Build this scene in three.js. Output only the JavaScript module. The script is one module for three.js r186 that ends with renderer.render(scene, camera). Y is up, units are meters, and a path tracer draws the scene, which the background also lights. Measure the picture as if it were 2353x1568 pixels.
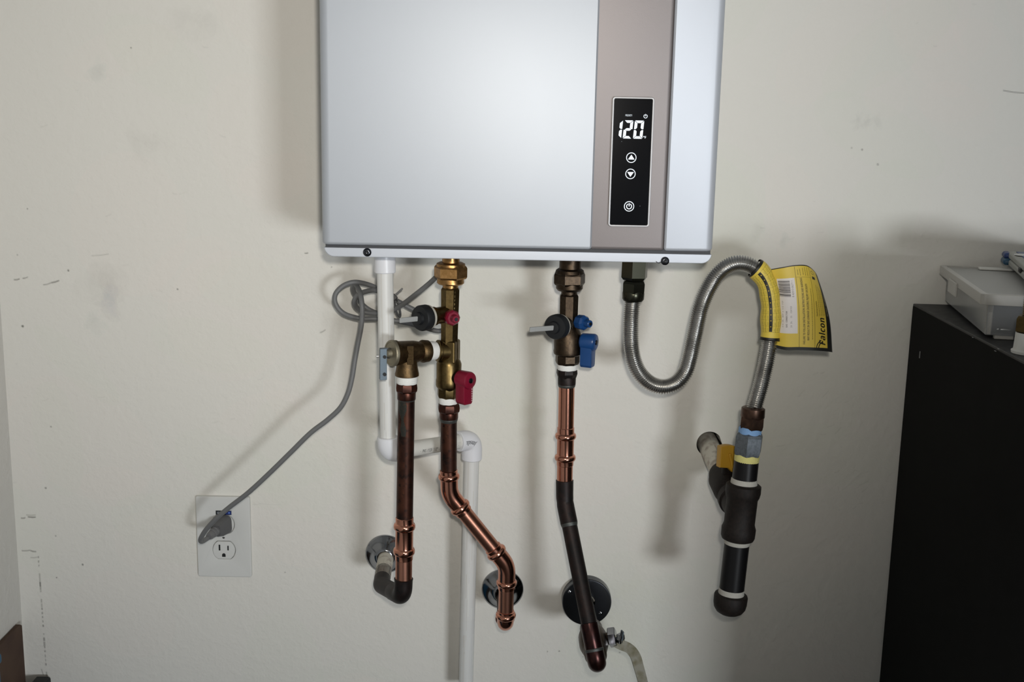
import * as THREE from 'three';
import { RoundedBoxGeometry } from 'three/addons/geometries/RoundedBoxGeometry.js';
import { mergeGeometries, toCreasedNormals } from 'three/addons/utils/BufferGeometryUtils.js';
import { RectAreaLightUniformsLib } from 'three/addons/lights/RectAreaLightUniformsLib.js';

// ---------------------------------------------------------------- camera, sky, exposure, lights
RectAreaLightUniformsLib.init();
const scene = new THREE.Scene();
scene.background = new THREE.Color(0.35, 0.42, 0.5);
const F = 2529, CX = 1176.5, CY = 784, CAM = new THREE.Vector3(0, 1.6, 1.58);
const camera = new THREE.PerspectiveCamera(2 * Math.atan(CY / F) * 180 / Math.PI, 2353 / 1568, 0.02, 30);
camera.position.copy(CAM);
camera.rotation.set(-10.83 * Math.PI / 180, -0.008, 0.02, 'YXZ');
camera.updateMatrixWorld();
const renderer = new THREE.WebGLRenderer({ antialias: true });
renderer.toneMapping = THREE.LinearToneMapping;
renderer.toneMappingExposure = 0.3;
renderer.shadowMap.enabled = true;
const WINDOW = { x: 1.95, y: 0.95, w: 0.85, h: 0.65, power: 169 };             // frosted window low in the wall behind the photographer, to the right
const ADDED_LAMP = { p: [0.033, 1.662, 1.6], to: [-0.12, 1.6, 0], angle: 37, r: 0.016, power: 10.2 };       // added lamp, out of view beside the camera, standing in for its flash

// ---------------------------------------------------------------- helpers
const V = (x, y, z) => new THREE.Vector3(x, y, z);
const dirOf = (px, py) => V((px - CX) / F, -(py - CY) / F, -1).applyQuaternion(camera.quaternion);
const at = (px, py, z) => { const d = dirOf(px, py); return CAM.clone().addScaledVector(d, (z - CAM.z) / d.z); };        // a measured point at a distance z off the wall
const onY = (px, py, y) => { const d = dirOf(px, py); return CAM.clone().addScaledVector(d, (y - CAM.y) / d.y); };
const onX = (px, py, x) => { const d = dirOf(px, py); return CAM.clone().addScaledVector(d, (x - CAM.x) / d.x); };
const fwd = V(0, 0, -1).applyQuaternion(camera.quaternion);
const mm = (px, p) => px * p.clone().sub(CAM).dot(fwd) / F;                 // a measured width at point p, in metres
const rng = (s) => () => { s = (s + 0x6d2b79f5) | 0; let t = Math.imul(s ^ (s >>> 15), 1 | s); t = (t + Math.imul(t ^ (t >>> 7), 61 | t)) ^ t; return ((t ^ (t >>> 14)) >>> 0) / 4294967296; };

const used = new Map();
const numbered = (n) => { const k = used.get(n) ?? 0; used.set(n, k + 1); return k ? n + '_' + String(k).padStart(3, '0') : n; };
const shade = (o) => { o.castShadow = o.receiveShadow = true; return o; };
function thing(name, label, category, base, group) {
  const g = new THREE.Group(); g.name = numbered(name); g.position.copy(base); scene.add(g);
  g.userData = { label, category }; if (group) g.userData.group = group;
  return g;
}
// creased normals; the helper welds vertices closer than a hundredth of a unit, so work in millimetres
const creased = (g, a) => toCreasedNormals(g.scale(1000, 1000, 1000), a).scale(0.001, 0.001, 0.001);
function worldPos(o) { const p = V(0, 0, 0); for (let q = o; q; q = q.parent) p.add(q.position); return p; }
function part(name, geo, mat, parent, label) {                               // geometry in world metres, stored relative to its parent
  const p = worldPos(parent);
  const m = shade(new THREE.Mesh(geo.translate(-p.x, -p.y, -p.z), mat)); m.name = name; parent.add(m);
  if (label) m.userData.label = label;
  return m;
}
function struct(name, geo, mat, parent) { const m = shade(new THREE.Mesh(geo, mat)); m.name = name; (parent ?? scene).add(m); if (!parent) m.userData.kind = 'structure'; return m; }
const merge = (...g) => mergeGeometries(g.flat().map((q) => { q = q.index ? q.toNonIndexed() : q; for (const k of Object.keys(q.attributes)) if (!['position', 'normal', 'uv'].includes(k)) q.deleteAttribute(k); return q; }));

// a section swept along a path: prof = [[distance, radius], ...]; straight paths may run past their ends
function rev(pts, prof, o = {}) {
  const seg = o.seg ?? 30, crease = o.crease ?? 0.62, ph = o.phase ?? 0;
  const cum = [0]; for (let i = 1; i < pts.length; i++) cum.push(cum[i - 1] + pts[i].distanceTo(pts[i - 1]));
  const tan = pts.map((p, i) => (i === 0 ? pts[1].clone().sub(p) : i === pts.length - 1 ? p.clone().sub(pts[i - 1]) : pts[i + 1].clone().sub(p).normalize().add(p.clone().sub(pts[i - 1]).normalize())).normalize());
  const nor = []; let n = o.up ? o.up.clone() : (Math.abs(tan[0].z) < 0.9 ? V(0, 0, 1) : V(0, 1, 0));
  n.addScaledVector(tan[0], -n.dot(tan[0])).normalize(); nor.push(n.clone());
  for (let i = 1; i < pts.length; i++) { n = n.clone().addScaledVector(tan[i], -n.dot(tan[i])).normalize(); nor.push(n.clone()); }
  const rows = [];
  for (let k = 0; k < prof.length; k++) {
    rows.push(prof[k]);
    if (k + 1 < prof.length) { const [s0, r0] = prof[k], [s1, r1] = prof[k + 1]; for (let i = 1; i < pts.length - 1; i++) if (cum[i] > s0 + 1e-6 && cum[i] < s1 - 1e-6) rows.push([cum[i], r0 + (r1 - r0) * (cum[i] - s0) / (s1 - s0)]); }
  }
  const P = [], U = [], I = [];
  const rm = Math.max(...prof.map((q) => q[1]));
  let j = 0;
  for (const [s, r] of rows) {
    j = 0; while (j < pts.length - 2 && cum[j + 1] < s) j++;
    const t = (s - cum[j]) / (cum[j + 1] - cum[j]), c = pts[j].clone().lerp(pts[j + 1], 1).sub(pts[j]).multiplyScalar(t).add(pts[j]), tc = Math.min(1, Math.max(0, t));
    const T = tan[j].clone().lerp(tan[j + 1], tc).normalize(), N = nor[j].clone().lerp(nor[j + 1], tc); N.addScaledVector(T, -N.dot(T)).normalize();
    const B = T.clone().cross(N);
    for (let a = 0; a <= seg; a++) { const A = ph + a / seg * Math.PI * 2, q = c.clone().addScaledVector(N, Math.cos(A) * r).addScaledVector(B, Math.sin(A) * r); P.push(q.x, q.y, q.z); U.push(a / seg * rm * 6.283, s); }
  }
  const w = seg + 1;
  for (let k = 0; k + 1 < rows.length; k++) for (let a = 0; a < seg; a++) { const i = k * w + a; I.push(i, i + 1, i + w, i + 1, i + w + 1, i + w); }
  const g = new THREE.BufferGeometry();
  g.setAttribute('position', new THREE.Float32BufferAttribute(P, 3)); g.setAttribute('uv', new THREE.Float32BufferAttribute(U, 2)); g.setIndex(I);
  return crease === 0 ? (g.computeVertexNormals(), g.toNonIndexed()) : creased(g, crease);
}
const solid = (prof) => [[prof[0][0], 0], ...prof, [prof.at(-1)[0], 0]];
function bend(pts, rad, n = 12) {                                              // a polyline with its corners rounded
  const out = [pts[0]];
  for (let i = 1; i < pts.length - 1; i++) {
    const a = pts[i - 1].clone().sub(pts[i]), b = pts[i + 1].clone().sub(pts[i]), ang = Math.PI - a.angleTo(b), R = Array.isArray(rad) ? rad[i - 1] : rad, t = Math.min(R * Math.tan(ang / 2), a.length() * 0.98, b.length() * 0.98);
    const p0 = pts[i].clone().addScaledVector(a.normalize(), t), p1 = pts[i].clone().addScaledVector(b.normalize(), t);
    const m = n; for (let k = 0; k <= m; k++) { const u = k / m; const q = p0.clone().multiplyScalar((1 - u) * (1 - u)).addScaledVector(pts[i], 2 * u * (1 - u)).addScaledVector(p1, u * u); out.push(q); }
  }
  out.push(pts.at(-1)); return out;
}
const pathLen = (p) => p.slice(1).reduce((s, q, i) => s + q.distanceTo(p[i]), 0);
const tube = (pts, r, seg = 24) => rev(pts, solid([[0, r], [pathLen(pts), r]]), { seg });
// an axis between two measured points, with profiles given in image heights and image radii
function axis(x0, y0, z0, x1, y1, z1) {
  const a = at(x0, y0, z0), b = at(x1, y1, z1), L = a.distanceTo(b);
  const s = (y) => L * (y - y0) / (y1 - y0), pos = (y) => a.clone().lerp(b, (y - y0) / (y1 - y0));
  return { a, b, L, s, pos, turn: (list, o) => rev([a, b], (o?.open ? (q) => q : solid)(list.map(([y, r]) => [s(y), mm(r, pos(y))])), o) };
}
const bead = (y, r, rb, h) => [[y - h, r], [y - h * 0.75, r + (rb - r) * 0.66], [y - h * 0.35, r + (rb - r) * 0.95], [y, rb], [y + h * 0.35, r + (rb - r) * 0.95], [y + h * 0.75, r + (rb - r) * 0.66], [y + h, r]];
const beadS = (s, r, rb, h) => bead(s, r, rb, h);
const frameM = (o, z, y) => { z = z.clone().normalize(); const x = y.clone().cross(z).normalize(), yy = z.clone().cross(x); return new THREE.Matrix4().makeBasis(x, yy, z).setPosition(o); };
const rbox = (w, h, d, r, o, z = V(0, 0, 1), y = V(0, 1, 0)) => new RoundedBoxGeometry(w, h, d, 3, r).applyMatrix4(frameM(o, z, y));
const extr = (shape, depth, bev = 0, o = {}) => creased(new THREE.ExtrudeGeometry(shape, { depth, bevelEnabled: bev > 0, bevelSize: bev, bevelThickness: bev, bevelSegments: 3, curveSegments: 16, ...o }), 0.5);
function rrect(w, h, r) { const s = new THREE.Shape(), x = -w / 2, y = -h / 2; s.moveTo(x + r, y); s.lineTo(x + w - r, y); s.absarc(x + w - r, y + r, r, -Math.PI / 2, 0); s.lineTo(x + w, y + h - r); s.absarc(x + w - r, y + h - r, r, 0, Math.PI / 2); s.lineTo(x + r, y + h); s.absarc(x + r, y + h - r, r, Math.PI / 2, Math.PI); s.lineTo(x, y + r); s.absarc(x + r, y + r, r, Math.PI, Math.PI * 1.5); return s; }
const smooth = (list, n) => new THREE.CatmullRomCurve3(list, false, 'centripetal').getSpacedPoints(n);

// ---------------------------------------------------------------- textures
function noiseField(N, cells, seed, oct = 4) {
  const out = new Float32Array(N * N); let amp = 1, tot = 0;
  for (let o = 0; o < oct; o++) {
    const C = cells << o, r = rng(seed + o * 77), g = Float32Array.from({ length: C * C }, r), sm = (t) => t * t * (3 - 2 * t);
    for (let y = 0; y < N; y++) for (let x = 0; x < N; x++) {
      const fx = x / N * C, fy = y / N * C, ix = Math.floor(fx), iy = Math.floor(fy), ux = sm(fx - ix), uy = sm(fy - iy), G = (a, b) => g[(b % C) * C + (a % C)];
      out[y * N + x] += amp * ((G(ix, iy) * (1 - ux) + G(ix + 1, iy) * ux) * (1 - uy) + (G(ix, iy + 1) * (1 - ux) + G(ix + 1, iy + 1) * ux) * uy);
    }
    tot += amp; amp *= 0.55;
  }
  return out.map((v) => v / tot);
}
function dataTex(N, f, rep, srgb) {
  const d = new Uint8Array(N * N * 4); for (let i = 0; i < N * N; i++) { const c = f(i); d[i * 4] = c[0]; d[i * 4 + 1] = c[1]; d[i * 4 + 2] = c[2]; d[i * 4 + 3] = 255; }
  const t = new THREE.DataTexture(d, N, N); t.wrapS = t.wrapT = THREE.RepeatWrapping; t.magFilter = THREE.LinearFilter; t.minFilter = THREE.LinearFilter; if (srgb) t.colorSpace = THREE.SRGBColorSpace; t.repeat.set(rep, rep); t.needsUpdate = true; return t;
}
const nA = noiseField(256, 4, 11), nB = noiseField(256, 16, 23), nC = noiseField(256, 64, 5, 2), wallN = noiseField(512, 24, 91, 4);
const grey = (v) => { v = Math.max(0, Math.min(255, v * 255)); return [v, v, v]; };
const mixc = (a, b, t) => { t = Math.max(0, Math.min(1, t)); return a.map((v, i) => v + (b[i] - v) * t); };
const bumpWall = dataTex(512, (i) => grey(Math.min(1, Math.max(0, (wallN[i] - 0.35) * 2.2))), 1 / 0.22);
const bumpFine = dataTex(256, (i) => grey(nC[i]), 1 / 0.03);
const flake = dataTex(256, (i) => grey(nC[i]), 1 / 0.04);
const roughMix = (lo, hi) => dataTex(256, (i) => grey(lo + (hi - lo) * nB[i]), 1 / 0.09);
function canvasTex(w, h, draw) { const c = document.createElement('canvas'); c.width = w; c.height = h; draw(c.getContext('2d'), w, h); const t = new THREE.CanvasTexture(c); t.colorSpace = THREE.SRGBColorSpace; t.magFilter = THREE.LinearFilter; return t; }
const STD = (o) => new THREE.MeshStandardMaterial(o), PHY = (o) => new THREE.MeshPhysicalMaterial(o);
const lin = (r, g, b) => new THREE.Color().setRGB(r, g, b);

// wear on the painted wall: scuffs, pencil ticks, dents, each at its own place
const WX = 2.3, WY = 2.45, WX0 = -0.95;
const wallMap = canvasTex(2048, 2048, (g, W, H) => {
  g.fillStyle = '#e1ded7'; g.fillRect(0, 0, W, H);
  const r = rng(7), P = (px, py) => { const p = at(px, py, 0); return [(p.x - WX0) / WX * W, (1 - p.y / WY) * H]; };
  for (let i = 0; i < 260; i++) { g.fillStyle = r() < 0.5 ? 'rgba(214,210,190,.05)' : 'rgba(232,220,214,.06)'; g.beginPath(); g.ellipse(r() * W, r() * H, 20 + r() * 90, 20 + r() * 70, r() * 3, 0, 7); g.fill(); }
  const dot = (x, y, s, a) => { const [u, v] = P(x, y); g.fillStyle = `rgba(60,58,52,${a})`; g.beginPath(); g.ellipse(u, v, s * 0.26, s * 0.22, 0.4, 0, 7); g.fill(); };
  const line = (x0, y0, x1, y1, w, a, c = '70,68,62') => { const [a0, b0] = P(x0, y0), [a1, b1] = P(x1, y1); g.strokeStyle = `rgba(${c},${a})`; g.lineWidth = w * 0.75; g.beginPath(); g.moveTo(a0, b0); g.quadraticCurveTo((a0 + a1) / 2, (b0 + b1) / 2 + 1, a1, b1); g.stroke(); };
  const smudge = (x, y, w, h, a) => { const [u, v] = P(x, y); for (let i = 0; i < 14; i++) { g.fillStyle = `rgba(110,108,98,${a / 13})`; g.beginPath(); g.ellipse(u + (r() - 0.5) * w * 0.7, v + (r() - 0.5) * h * 0.7, w * (0.15 + r() * 0.25), h * (0.15 + r() * 0.25), r() * 3, 0, 7); g.fill(); } };
  for (const [x, y, s, a] of [[301, 110, 3, 0.7], [63, 480, 3, 0.6], [40, 586, 3, 0.5], [52, 750, 6, 0.6], [105, 1122, 5, 0.5], [190, 1298, 5, 0.6], [130, 1328, 3, 0.8], [117, 981, 4, 0.4], [1981, 344, 5, 0.35], [1957, 340, 4, 0.25], [2017, 378, 6, 0.25], [157, 622, 5, 0.5], [408, 665, 4, 0.5], [128, 1232, 4, 0.35], [655, 1316, 3, 0.5], [1285, 1497, 4, 0.5], [1424, 1500, 3, 0.6], [1437, 1497, 4, 0.4], [541, 1232, 2, 0.5], [762, 614, 3, 0.5], [1340, 1510, 3, 0.4], [1258, 1498, 3, 0.5]]) dot(x, y, s, a);
  for (const [x0, y0, x1, y1, w, a] of [[32, 643, 45, 641, 1.6, 0.6], [52, 640, 64, 637, 1.4, 0.5], [99, 655, 118, 650, 1.4, 0.4], [118, 650, 136, 645, 1.8, 0.5], [48, 1191, 58, 1190, 1.8, 0.5], [64, 1188, 82, 1189, 1.8, 0.6], [60, 1184, 82, 1184, 1, 0.4], [50, 1266, 70, 1265, 1.4, 0.5], [70, 1266, 83, 1268, 1.8, 0.5], [70, 1282, 86, 1281, 1, 0.4], [2305, 208, 2353, 214, 1.2, 0.5], [700, 582, 708, 581, 1.4, 0.5], [580, 1160, 600, 1158, 0.8, 0.12], [600, 1158, 645, 1161, 0.8, 0.08], [585, 1240, 610, 1262, 0.8, 0.1], [735, 765, 748, 758, 1.6, 0.3], [210, 588, 250, 584, 1, 0.25], [95, 1538, 100, 1552, 1.4, 0.4], [2110, 1330, 2150, 1345, 1, 0.1]]) line(x0, y0, x1, y1, w, a);
  for (let i = 0; i < 30; i++) { const t = i / 29; if (r() < 0.75) { const x = 88 + 20 * t, y = 1279 + 285 * t; line(x, y, x + 0.6, y + 3 + r() * 8, 1.3 + r() * 1.6, 0.3 + r() * 0.35); } }
  for (const [x, y, w, h, a] of [[220, 160, 26, 26, 0.22], [1995, 281, 40, 10, 0.3], [1738, 535, 16, 26, 0.25], [1803, 553, 10, 22, 0.25], [247, 693, 26, 50, 0.16], [216, 742, 14, 40, 0.22], [225, 640, 60, 50, 0.1], [450, 60, 70, 30, 0.12], [345, 330, 70, 20, 0.1], [1700, 1190, 30, 20, 0.08]]) smudge(x, y, w, h, a);
  for (let i = 0; i < 60; i++) { const x = 1760 + r() * 270, y = 850 + r() * 360, a = -0.5 + (r() - 0.5) * 0.7, l = 6 + r() * 18; line(x, y, x + Math.cos(a) * l, y + Math.sin(a) * l, 0.9, 0.1 + r() * 0.1, r() < 0.6 ? '250,248,240' : '90,88,80'); }
  for (let i = 0; i < 70; i++) { const x = 20 + r() * 2300, y = r() * 1560, l = 4 + r() * 14, a = (r() - 0.5) * 0.9; line(x, y, x + Math.cos(a) * l, y + Math.sin(a) * l, 0.8, 0.06 + r() * 0.08); }
});
wallMap.wrapS = wallMap.wrapT = THREE.ClampToEdgeWrapping; wallMap.repeat.set(1 / WX, 1 / WY); wallMap.offset.set(-WX0 / WX, 0);

const copperNew = STD({ color: lin(0.64, 0.29, 0.2), metalness: 1, roughness: 0.17, roughnessMap: null, bumpMap: bumpFine, bumpScale: 2.1e-05 });
const copperSatin = STD({ color: lin(0.55, 0.26, 0.18), metalness: 1, roughness: 0.3, bumpMap: bumpFine, bumpScale: 3.5e-05 });
const patina = dataTex(256, (i) => { const t = (nA[i] - 0.42) * 3, u = (nB[i] - 0.55) * 4; return mixc(mixc([62, 39, 32], [96, 60, 45], t), [40, 31, 29], u); }, 1 / 0.11, true);
const copperAged = STD({ map: patina, metalness: 0.85, roughness: 0.46, bumpMap: bumpFine, bumpScale: 3.5e-05 });
const patinaDark = dataTex(256, (i) => mixc(mixc([36, 30, 29], [50, 36, 33], (nA[i] - 0.45) * 3), [30, 27, 27], (nB[i] - 0.5) * 4), 1 / 0.1, true);
const copperDark = STD({ map: patinaDark, metalness: 0.6, roughness: 0.5, bumpMap: bumpFine, bumpScale: 3.5e-05 });
const solder = STD({ color: lin(0.09, 0.095, 0.09), metalness: 0.7, roughness: 0.5, bumpMap: bumpFine, bumpScale: 0.000105 });
const copperFit = STD({ map: dataTex(256, (i) => mixc([86, 52, 42], [58, 38, 34], (nA[i] - 0.4) * 3), 1 / 0.05, true), metalness: 0.85, roughness: 0.36 });
const nutBrown = STD({ map: dataTex(256, (i) => mixc([92, 70, 58], [70, 54, 46], (nA[i] - 0.4) * 3), 1 / 0.05, true), metalness: 0.9, roughness: 0.36 });
const copperRed = STD({ map: dataTex(256, (i) => mixc([66, 40, 37], [46, 30, 30], (nA[i] - 0.4) * 3), 1 / 0.05, true), metalness: 0.85, roughness: 0.3 });
const brassTex = dataTex(256, (i) => mixc([114, 96, 62], [94, 79, 51], (nB[i] - 0.35) * 2), 1 / 0.06, true);
const brass = STD({ map: brassTex, metalness: 1, roughness: 0.34, bumpMap: bumpFine, bumpScale: 0.00003 });
const brassNut = STD({ map: dataTex(256, (i) => mixc([178, 138, 90], [154, 117, 72], (nB[i] - 0.35) * 3), 1 / 0.06, true), metalness: 1, roughness: 0.33, bumpMap: bumpFine, bumpScale: 4.2e-05 });
const bronze = STD({ map: dataTex(256, (i) => mixc([108, 88, 62], [90, 74, 53], (nB[i] - 0.35) * 3), 1 / 0.06, true), metalness: 1, roughness: 0.46, bumpMap: bumpFine, bumpScale: 0.00014 });
const bronzeDark = STD({ map: dataTex(256, (i) => mixc([78, 66, 54], [62, 53, 45], (nB[i] - 0.35) * 2), 1 / 0.05, true), metalness: 1, roughness: 0.4, bumpMap: bumpFine, bumpScale: 7.7e-05 });
const gunmetal = STD({ color: lin(0.05, 0.05, 0.036), metalness: 0.9, roughness: 0.27 });
const steel = STD({ color: lin(0.56, 0.55, 0.53), metalness: 1, roughness: 0.26 });
const zinc = STD({ color: lin(0.13, 0.16, 0.185), metalness: 0.75, roughness: 0.45 });
const chrome = STD({ color: lin(0.3, 0.31, 0.33), metalness: 1, roughness: 0.14 });
const tape = STD({ color: lin(0.86, 0.86, 0.84), roughness: 0.8, bumpMap: bumpFine, bumpScale: 0.0003 });
const pvcTex = dataTex(256, (i) => mixc([226, 227, 226], [200, 200, 196], (nA[i] - 0.55) * 3), 1 / 0.2, true);
const pvc = PHY({ map: pvcTex, roughness: 0.42 });
const pvcFit = PHY({ color: lin(0.78, 0.79, 0.83), roughness: 0.34 });
const rubber = STD({ color: lin(0.007, 0.008, 0.01), roughness: 0.55 });
const redPl = PHY({ color: lin(0.2, 0.006, 0.026), roughness: 0.36 });
const bluePl = PHY({ color: lin(0.009, 0.055, 0.19), roughness: 0.32 });
const cordMat = PHY({ color: lin(0.15, 0.152, 0.155), roughness: 0.5 });
const iron = PHY({ specularIntensity: 0.45, map: dataTex(256, (i) => mixc([33, 27, 24], [25, 21, 19], (nB[i] - 0.35) * 3), 1 / 0.05, true), metalness: 0, roughness: 0.58, bumpMap: bumpFine, bumpScale: 0.00014 });
const ironBlack = PHY({ color: lin(0.006, 0.0055, 0.006), specularIntensity: 0.5, roughness: 0.4 });
const dopeWhite = STD({ color: lin(0.5, 0.48, 0.43), roughness: 0.85, bumpMap: bumpFine, bumpScale: 0.0006 });
const paintedPipe = STD({ map: dataTex(256, (i) => mixc([206, 202, 190], [158, 146, 134], (nA[i] - 0.5) * 4), 1 / 0.07, true), roughness: 0.6 });
const black = STD({ color: lin(0.006, 0.006, 0.007), roughness: 0.6 });
const screwMat = STD({ color: lin(0.1, 0.105, 0.12), metalness: 1, roughness: 0.28 });

// ---------------------------------------------------------------- room
const XL = at(24, 1040, 0).x, XR = 2.5, ZR = 4.8, YC = 2.45, TH = 0.12;
const uvBox = (w, h, d, x, y, z, flipper) => {                              // a box whose uv are metres of the world
  const g = new THREE.BoxGeometry(w, h, d).translate(x, y, z), p = g.attributes.position, n = g.attributes.normal, u = g.attributes.uv;
  for (let i = 0; i < p.count; i++) { const ax = Math.abs(n.getX(i)), ay = Math.abs(n.getY(i)); if (ax > 0.5) u.setXY(i, p.getZ(i), p.getY(i)); else if (ay > 0.5) u.setXY(i, p.getX(i), p.getZ(i)); else u.setXY(i, p.getX(i), p.getY(i)); }
  return g;
};
const wallPaint = STD({ map: wallMap, roughness: 0.72, bumpMap: bumpWall, bumpScale: 0.00035 });
const sidePaint = STD({ color: lin(0.72, 0.7, 0.66), roughness: 0.75, bumpMap: bumpWall, bumpScale: 0.0006 });
const roomPaint = STD({ color: lin(0.1, 0.098, 0.095), roughness: 0.85 });
const concrete = STD({ map: dataTex(256, (i) => mixc([58, 57, 54], [44, 43, 42], (nA[i] - 0.4) * 2.5), 1 / 0.9, true), roughness: 0.85 });
// the back wall has the round hole through which the gas pipe comes
const gasHole = at(1630, 1021, 0), gasHoleR = 0.0192;
{
  const s = new THREE.Shape([new THREE.Vector2(XL - TH, -0.02), new THREE.Vector2(XR + TH, -0.02), new THREE.Vector2(XR + TH, YC + 0.02), new THREE.Vector2(XL - TH, YC + 0.02)]);
  const h = new THREE.Path(); h.absellipse(gasHole.x, gasHole.y, gasHoleR, gasHoleR, 0, 7, true); s.holes.push(h);
  struct('wall_back', extr(s, TH, 0, { curveSegments: 40 }).translate(0, 0, -TH), wallPaint);
  struct('hole_shade', rev([gasHole.clone().setZ(-0.0005), gasHole.clone().setZ(-TH)], [[0, gasHoleR - 0.0002], [TH - 0.004, gasHoleR - 0.0002], [TH - 0.004, 0]], { seg: 48 }), STD({ color: lin(0.01, 0.01, 0.01), roughness: 0.9, side: THREE.DoubleSide }), scene.getObjectByName('wall_back'));  // black liner added so the gap round the pipe reads as shade
}
struct('wall_left', uvBox(TH, YC, ZR, XL - TH / 2, YC / 2, ZR / 2), sidePaint);
struct('wall_right', uvBox(TH, YC, ZR, XR + TH / 2, YC / 2, ZR / 2), roomPaint);
struct('floor', uvBox(XR - XL + 2 * TH, TH, ZR + 2 * TH, (XL + XR) / 2, -TH / 2, ZR / 2), concrete);
struct('ceiling', uvBox(XR - XL + 2 * TH, TH, ZR + 2 * TH, (XL + XR) / 2, YC + TH / 2, ZR / 2), STD({ color: lin(0.62, 0.61, 0.58), roughness: 0.9 }));
{
  const s = new THREE.Shape([new THREE.Vector2(XL - TH, 0), new THREE.Vector2(XR + TH, 0), new THREE.Vector2(XR + TH, YC), new THREE.Vector2(XL - TH, YC)]), hole = new THREE.Path();
  const { x, y, w, h } = WINDOW; hole.moveTo(x - w / 2, y - h / 2); hole.lineTo(x - w / 2, y + h / 2); hole.lineTo(x + w / 2, y + h / 2); hole.lineTo(x + w / 2, y - h / 2); hole.closePath(); s.holes.push(hole);
  struct('wall_front', extr(s, TH).translate(0, 0, ZR), roomPaint);
  const win = new THREE.Group(); win.name = 'window_1'; win.userData.kind = 'structure'; win.position.set(x, y, ZR); scene.add(win);
  const o = rrect(w + 0.06, h + 0.06, 0.004), i = rrect(w - 0.004, h - 0.004, 0.002); o.holes.push(new THREE.Path(i.getPoints()));
  struct('window_frame', extr(o, 0.02, 0.002).translate(0, 0, -0.01), STD({ color: lin(0.7, 0.7, 0.68), roughness: 0.5 }), win);
  struct('window_pane', new THREE.BoxGeometry(w, h, 0.006).translate(0, 0, 0.03), STD({ color: lin(0.8, 0.82, 0.85), roughness: 0.7, emissive: lin(0.92, 0.97, 1), emissiveIntensity: WINDOW.power * 0.06 }), win);
  const l = new THREE.RectAreaLight(lin(0.93, 0.98, 1.02), WINDOW.power, w - 0.02, h - 0.02); l.position.set(x, y, ZR + 0.022); l.lookAt(x, y, 0); scene.add(l);
}
{
  const [x, y, z] = ADDED_LAMP.p, p = V(x, y, z), to = V(...ADDED_LAMP.to), d = to.clone().sub(p).normalize(), t = thing('added_lamp', 'added black lamp on a ceiling rod, standing in for a camera flash', 'lamp', V(x, y, z));
  const j = p.clone().addScaledVector(d, -0.03);
  part('lamp_rod', tube([V(j.x, YC, j.z), V(j.x, j.y + 0.012, j.z)], 0.005, 14), black, t);
  part('ceiling_plate', rev([V(j.x, YC, j.z), V(j.x, 0, j.z)], solid([[0.001, 0.03], [0.008, 0.03], [0.012, 0.02]])), black, t);
  part('lamp_housing', rev([p.clone().addScaledVector(d, -0.05), p], [[0, 0], [0, 0.012], [0.006, 0.019], [0.048, 0.021], [0.048, 0.0185], [0.042, 0.018], [0.042, 0]]), black, t);
  part('lens', rev([p.clone().addScaledVector(d, -0.006), p], solid([[0, ADDED_LAMP.r], [0.002, ADDED_LAMP.r]])), STD({ color: 0xffffff, emissive: lin(1, 0.96, 0.88), emissiveIntensity: ADDED_LAMP.power * 0.8 }), t);
  const l = new THREE.SpotLight(lin(1, 0.95, 0.86), ADDED_LAMP.power, 0, ADDED_LAMP.angle * Math.PI / 180, 1, 2); l.position.copy(p); l.target.position.copy(to); l.castShadow = true; l.shadow.radius = 1; scene.add(l, l.target);
}

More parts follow.
